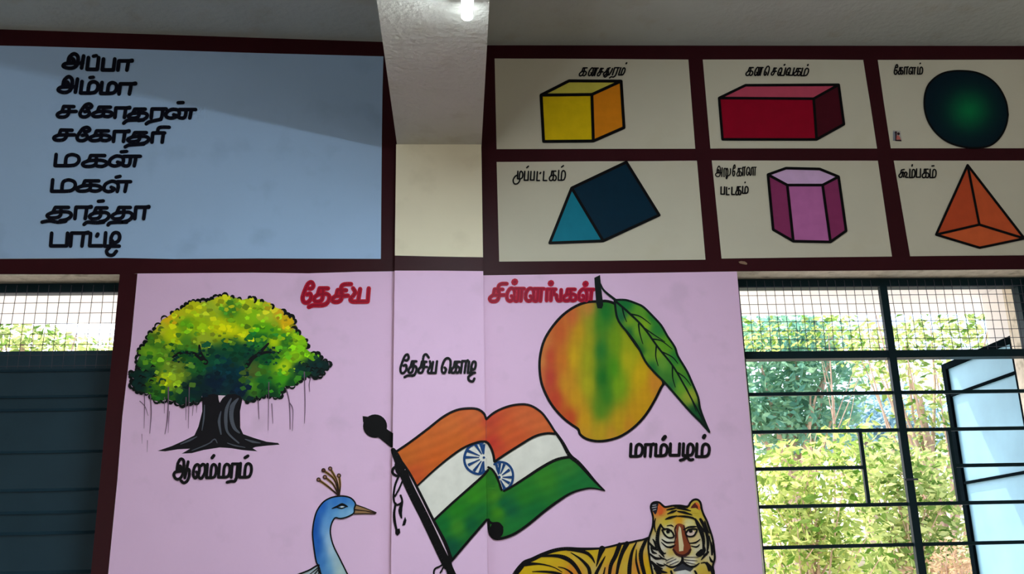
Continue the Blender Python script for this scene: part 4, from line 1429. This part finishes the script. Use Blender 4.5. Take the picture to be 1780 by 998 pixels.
def plant(name, label, cat, blobs, n, size, cols, base, trunk_r=0.06, seed=1, group=None, twigs=14):
    r = random.Random(seed)
    t = empty(name, base, label, cat, group)
    a = MB()
    tot = sum(b[3] * b[4] * b[5] for b in blobs)
    for b in blobs:
        c = Vector(b[:3])
        k = max(6, int(n * b[3] * b[4] * b[5] / tot))
        for _ in range(k):
            v = Vector((r.gauss(0, 1), r.gauss(0, 1), r.gauss(0, 1))).normalized() * (r.random() ** 0.45)
            p = c + Vector((v.x * b[3], v.y * b[4], v.z * b[5]))
            d = Vector((r.gauss(0, 1), r.gauss(0, 1), r.gauss(0, .6) - .2)).normalized()
            u = d.cross(Vector((r.gauss(0, 1), r.gauss(0, 1), r.gauss(0, 1)))).normalized()
            nn = d.cross(u)
            L = size * r.uniform(.6, 1.3)
            w_ = L * r.uniform(.32, .5)
            q0, q1 = p, p + d * L
            mL = p + d * L * .45 + u * w_ * .5 + nn * L * .06
            mR = p + d * L * .45 - u * w_ * .5 + nn * L * .06
            i0 = len(a.v)
            a.v += [tuple(q0), tuple(mR), tuple(q1), tuple(mL)]
            a.c += [(1, 1, 1)] * 4
            a.f += [(i0, i0 + 1, i0 + 2), (i0, i0 + 2, i0 + 3)]
    a.build('foliage', cols, t)
    s = MB()
    B = Vector(base)
    top = Vector(blobs[0][:3])
    s.tube([B, B.lerp(top, .4) + Vector((r.uniform(-.1, .1), r.uniform(-.1, .1), 0)), B.lerp(top, .75), top], [trunk_r * 1.3, trunk_r, trunk_r * .7, trunk_r * .3], 8)
    for _ in range(twigs):
        b = r.choice(blobs)
        e_ = Vector(b[:3]) + Vector((r.uniform(-.8, .8) * b[3], r.uniform(-.8, .8) * b[4], r.uniform(-.5, .9) * b[5]))
        st = B.lerp(top, r.uniform(.35, .8))
        mid = st.lerp(e_, .5) + Vector((r.uniform(-.1, .1), r.uniform(-.1, .1), .1))
        s.tube([st, mid, e_], [trunk_r * .35, trunk_r * .22, trunk_r * .08], 5)
    s.build('trunk', M_BARK, t)
    return t


def at(px, py, dist):
    """a place outside, dist metres beyond the wall, seen at that point of the photograph"""
    return onY(px, py, dist)


LEAF_FAR = leaf_material('far_leaf', (104, 156, 138), (146, 184, 146))  # paler than the leaves: distance haze mixed into the colour
LEAF_MID = leaf_material('yellow_green_leaf', (84, 124, 44), (212, 218, 136))
LEAF_NEAR = leaf_material('bright_leaf', (84, 122, 50), (210, 216, 146))
LEAF_HAZY = leaf_material('hazy_leaf', (130, 165, 185), (160, 190, 190))  # bluish tone is air haze painted into the leaf colour
LEAF_DRY = leaf_material('dry_leaf', (160, 130, 100), (210, 185, 150))


def blob(px, py, d, rx, ry, rz):
    v = at(px, py, d)
    return (v.x, v.y, v.z, rx, ry, rz)


GZ = -0.3


def base(px, d):
    v = at(px, 900, d)
    return (v.x, v.y, GZ)


plant('tree', 'dense dark green tree far behind the window grille, upper left of the right window', 'tree',
      [blob(1370, 660, 11, 1.25, 1.0, 1.0), blob(1330, 600, 11, .8, .9, .5), blob(1420, 610, 11, .7, .8, .5), blob(1310, 720, 11, .9, 1, .6), blob(1400, 740, 11, 1.0, 1, .5)],
      5200, .16, LEAF_FAR, base(1380, 11), .16, 21)
plant('tree', 'hazy blue green tree in the far gap left of the window mullion', 'tree', [blob(1500, 730, 14, 1.2, 1, .5), blob(1560, 735, 14, 1.2, 1, .6), blob(1460, 760, 14, 1, 1, .5)], 2200, .18, LEAF_HAZY, base(1510, 14), .15, 5)
plant('tree', 'loose light green tree beyond the window mullion, between mullion and open shutter', 'tree',
      [blob(1600, 690, 7.2, .6, .6, .6), blob(1560, 600, 7.2, .55, .6, .4), blob(1640, 590, 7.2, .6, .6, .4), blob(1620, 780, 7.2, .55, .6, .5), blob(1700, 570, 7.2, .55, .6, .3), blob(1520, 640, 7.2, .3, .5, .3)],
      1500, .11, LEAF_NEAR, base(1650, 7.2), .07, 8, twigs=22)
plant('tree', 'pale feathery tree against the sky above the transom', 'tree', [blob(1440, 575, 9, .6, .6, .25), blob(1520, 600, 9, .5, .6, .3), blob(1310, 590, 9, .5, .6, .25)], 700, .10, LEAF_MID, base(1440, 9), .02, 12, twigs=5)
plant('bush', 'sunlit yellow green bush at the left of the right window', 'bush',
      [blob(1400, 850, 4.2, .42, .5, .42), blob(1340, 830, 4.2, .3, .4, .3), blob(1460, 800, 4.2, .3, .4, .3), blob(1370, 940, 4.2, .45, .5, .35), blob(1450, 930, 4.2, .4, .5, .4), blob(1400, 1040, 4.2, .5, .5, .4)],
      3000, .085, LEAF_MID, base(1400, 4.2), .03, 31, twigs=24)
plant('bush', 'sunlit bright green bush behind the mullion of the right window', 'bush',
      [blob(1560, 850, 5.3, .42, .5, .45), blob(1520, 800, 5.3, .3, .4, .3), blob(1630, 860, 5.3, .35, .4, .45), blob(1540, 950, 5.3, .45, .5, .4), blob(1640, 960, 5.3, .35, .4, .4), blob(1580, 1050, 5.3, .5, .5, .4)],
      3300, .10, LEAF_NEAR, base(1570, 5.3), .03, 32, twigs=24)
plant('bush', 'dry brownish bush low beside the open shutter', 'bush', [blob(1670, 985, 3.8, .25, .3, .2), blob(1640, 1030, 3.8, .35, .3, .2)], 700, .06, LEAF_DRY, base(1670, 3.8), .02, 33, twigs=30)
plant('tree', 'light green tree seen through the mesh of the left window', 'tree', [blob(40, 590, 7, .45, .5, .22), blob(-60, 600, 7, .5, .5, .3), blob(105, 600, 7, .3, .4, .12)], 900, .11, LEAF_NEAR, base(20, 7), .08, 41)
plant('tree', 'wispy tree by the jamb of the left window', 'tree', [blob(170, 608, 8, .3, .4, .1)], 160, .09, LEAF_NEAR, base(180, 8), .05, 42)
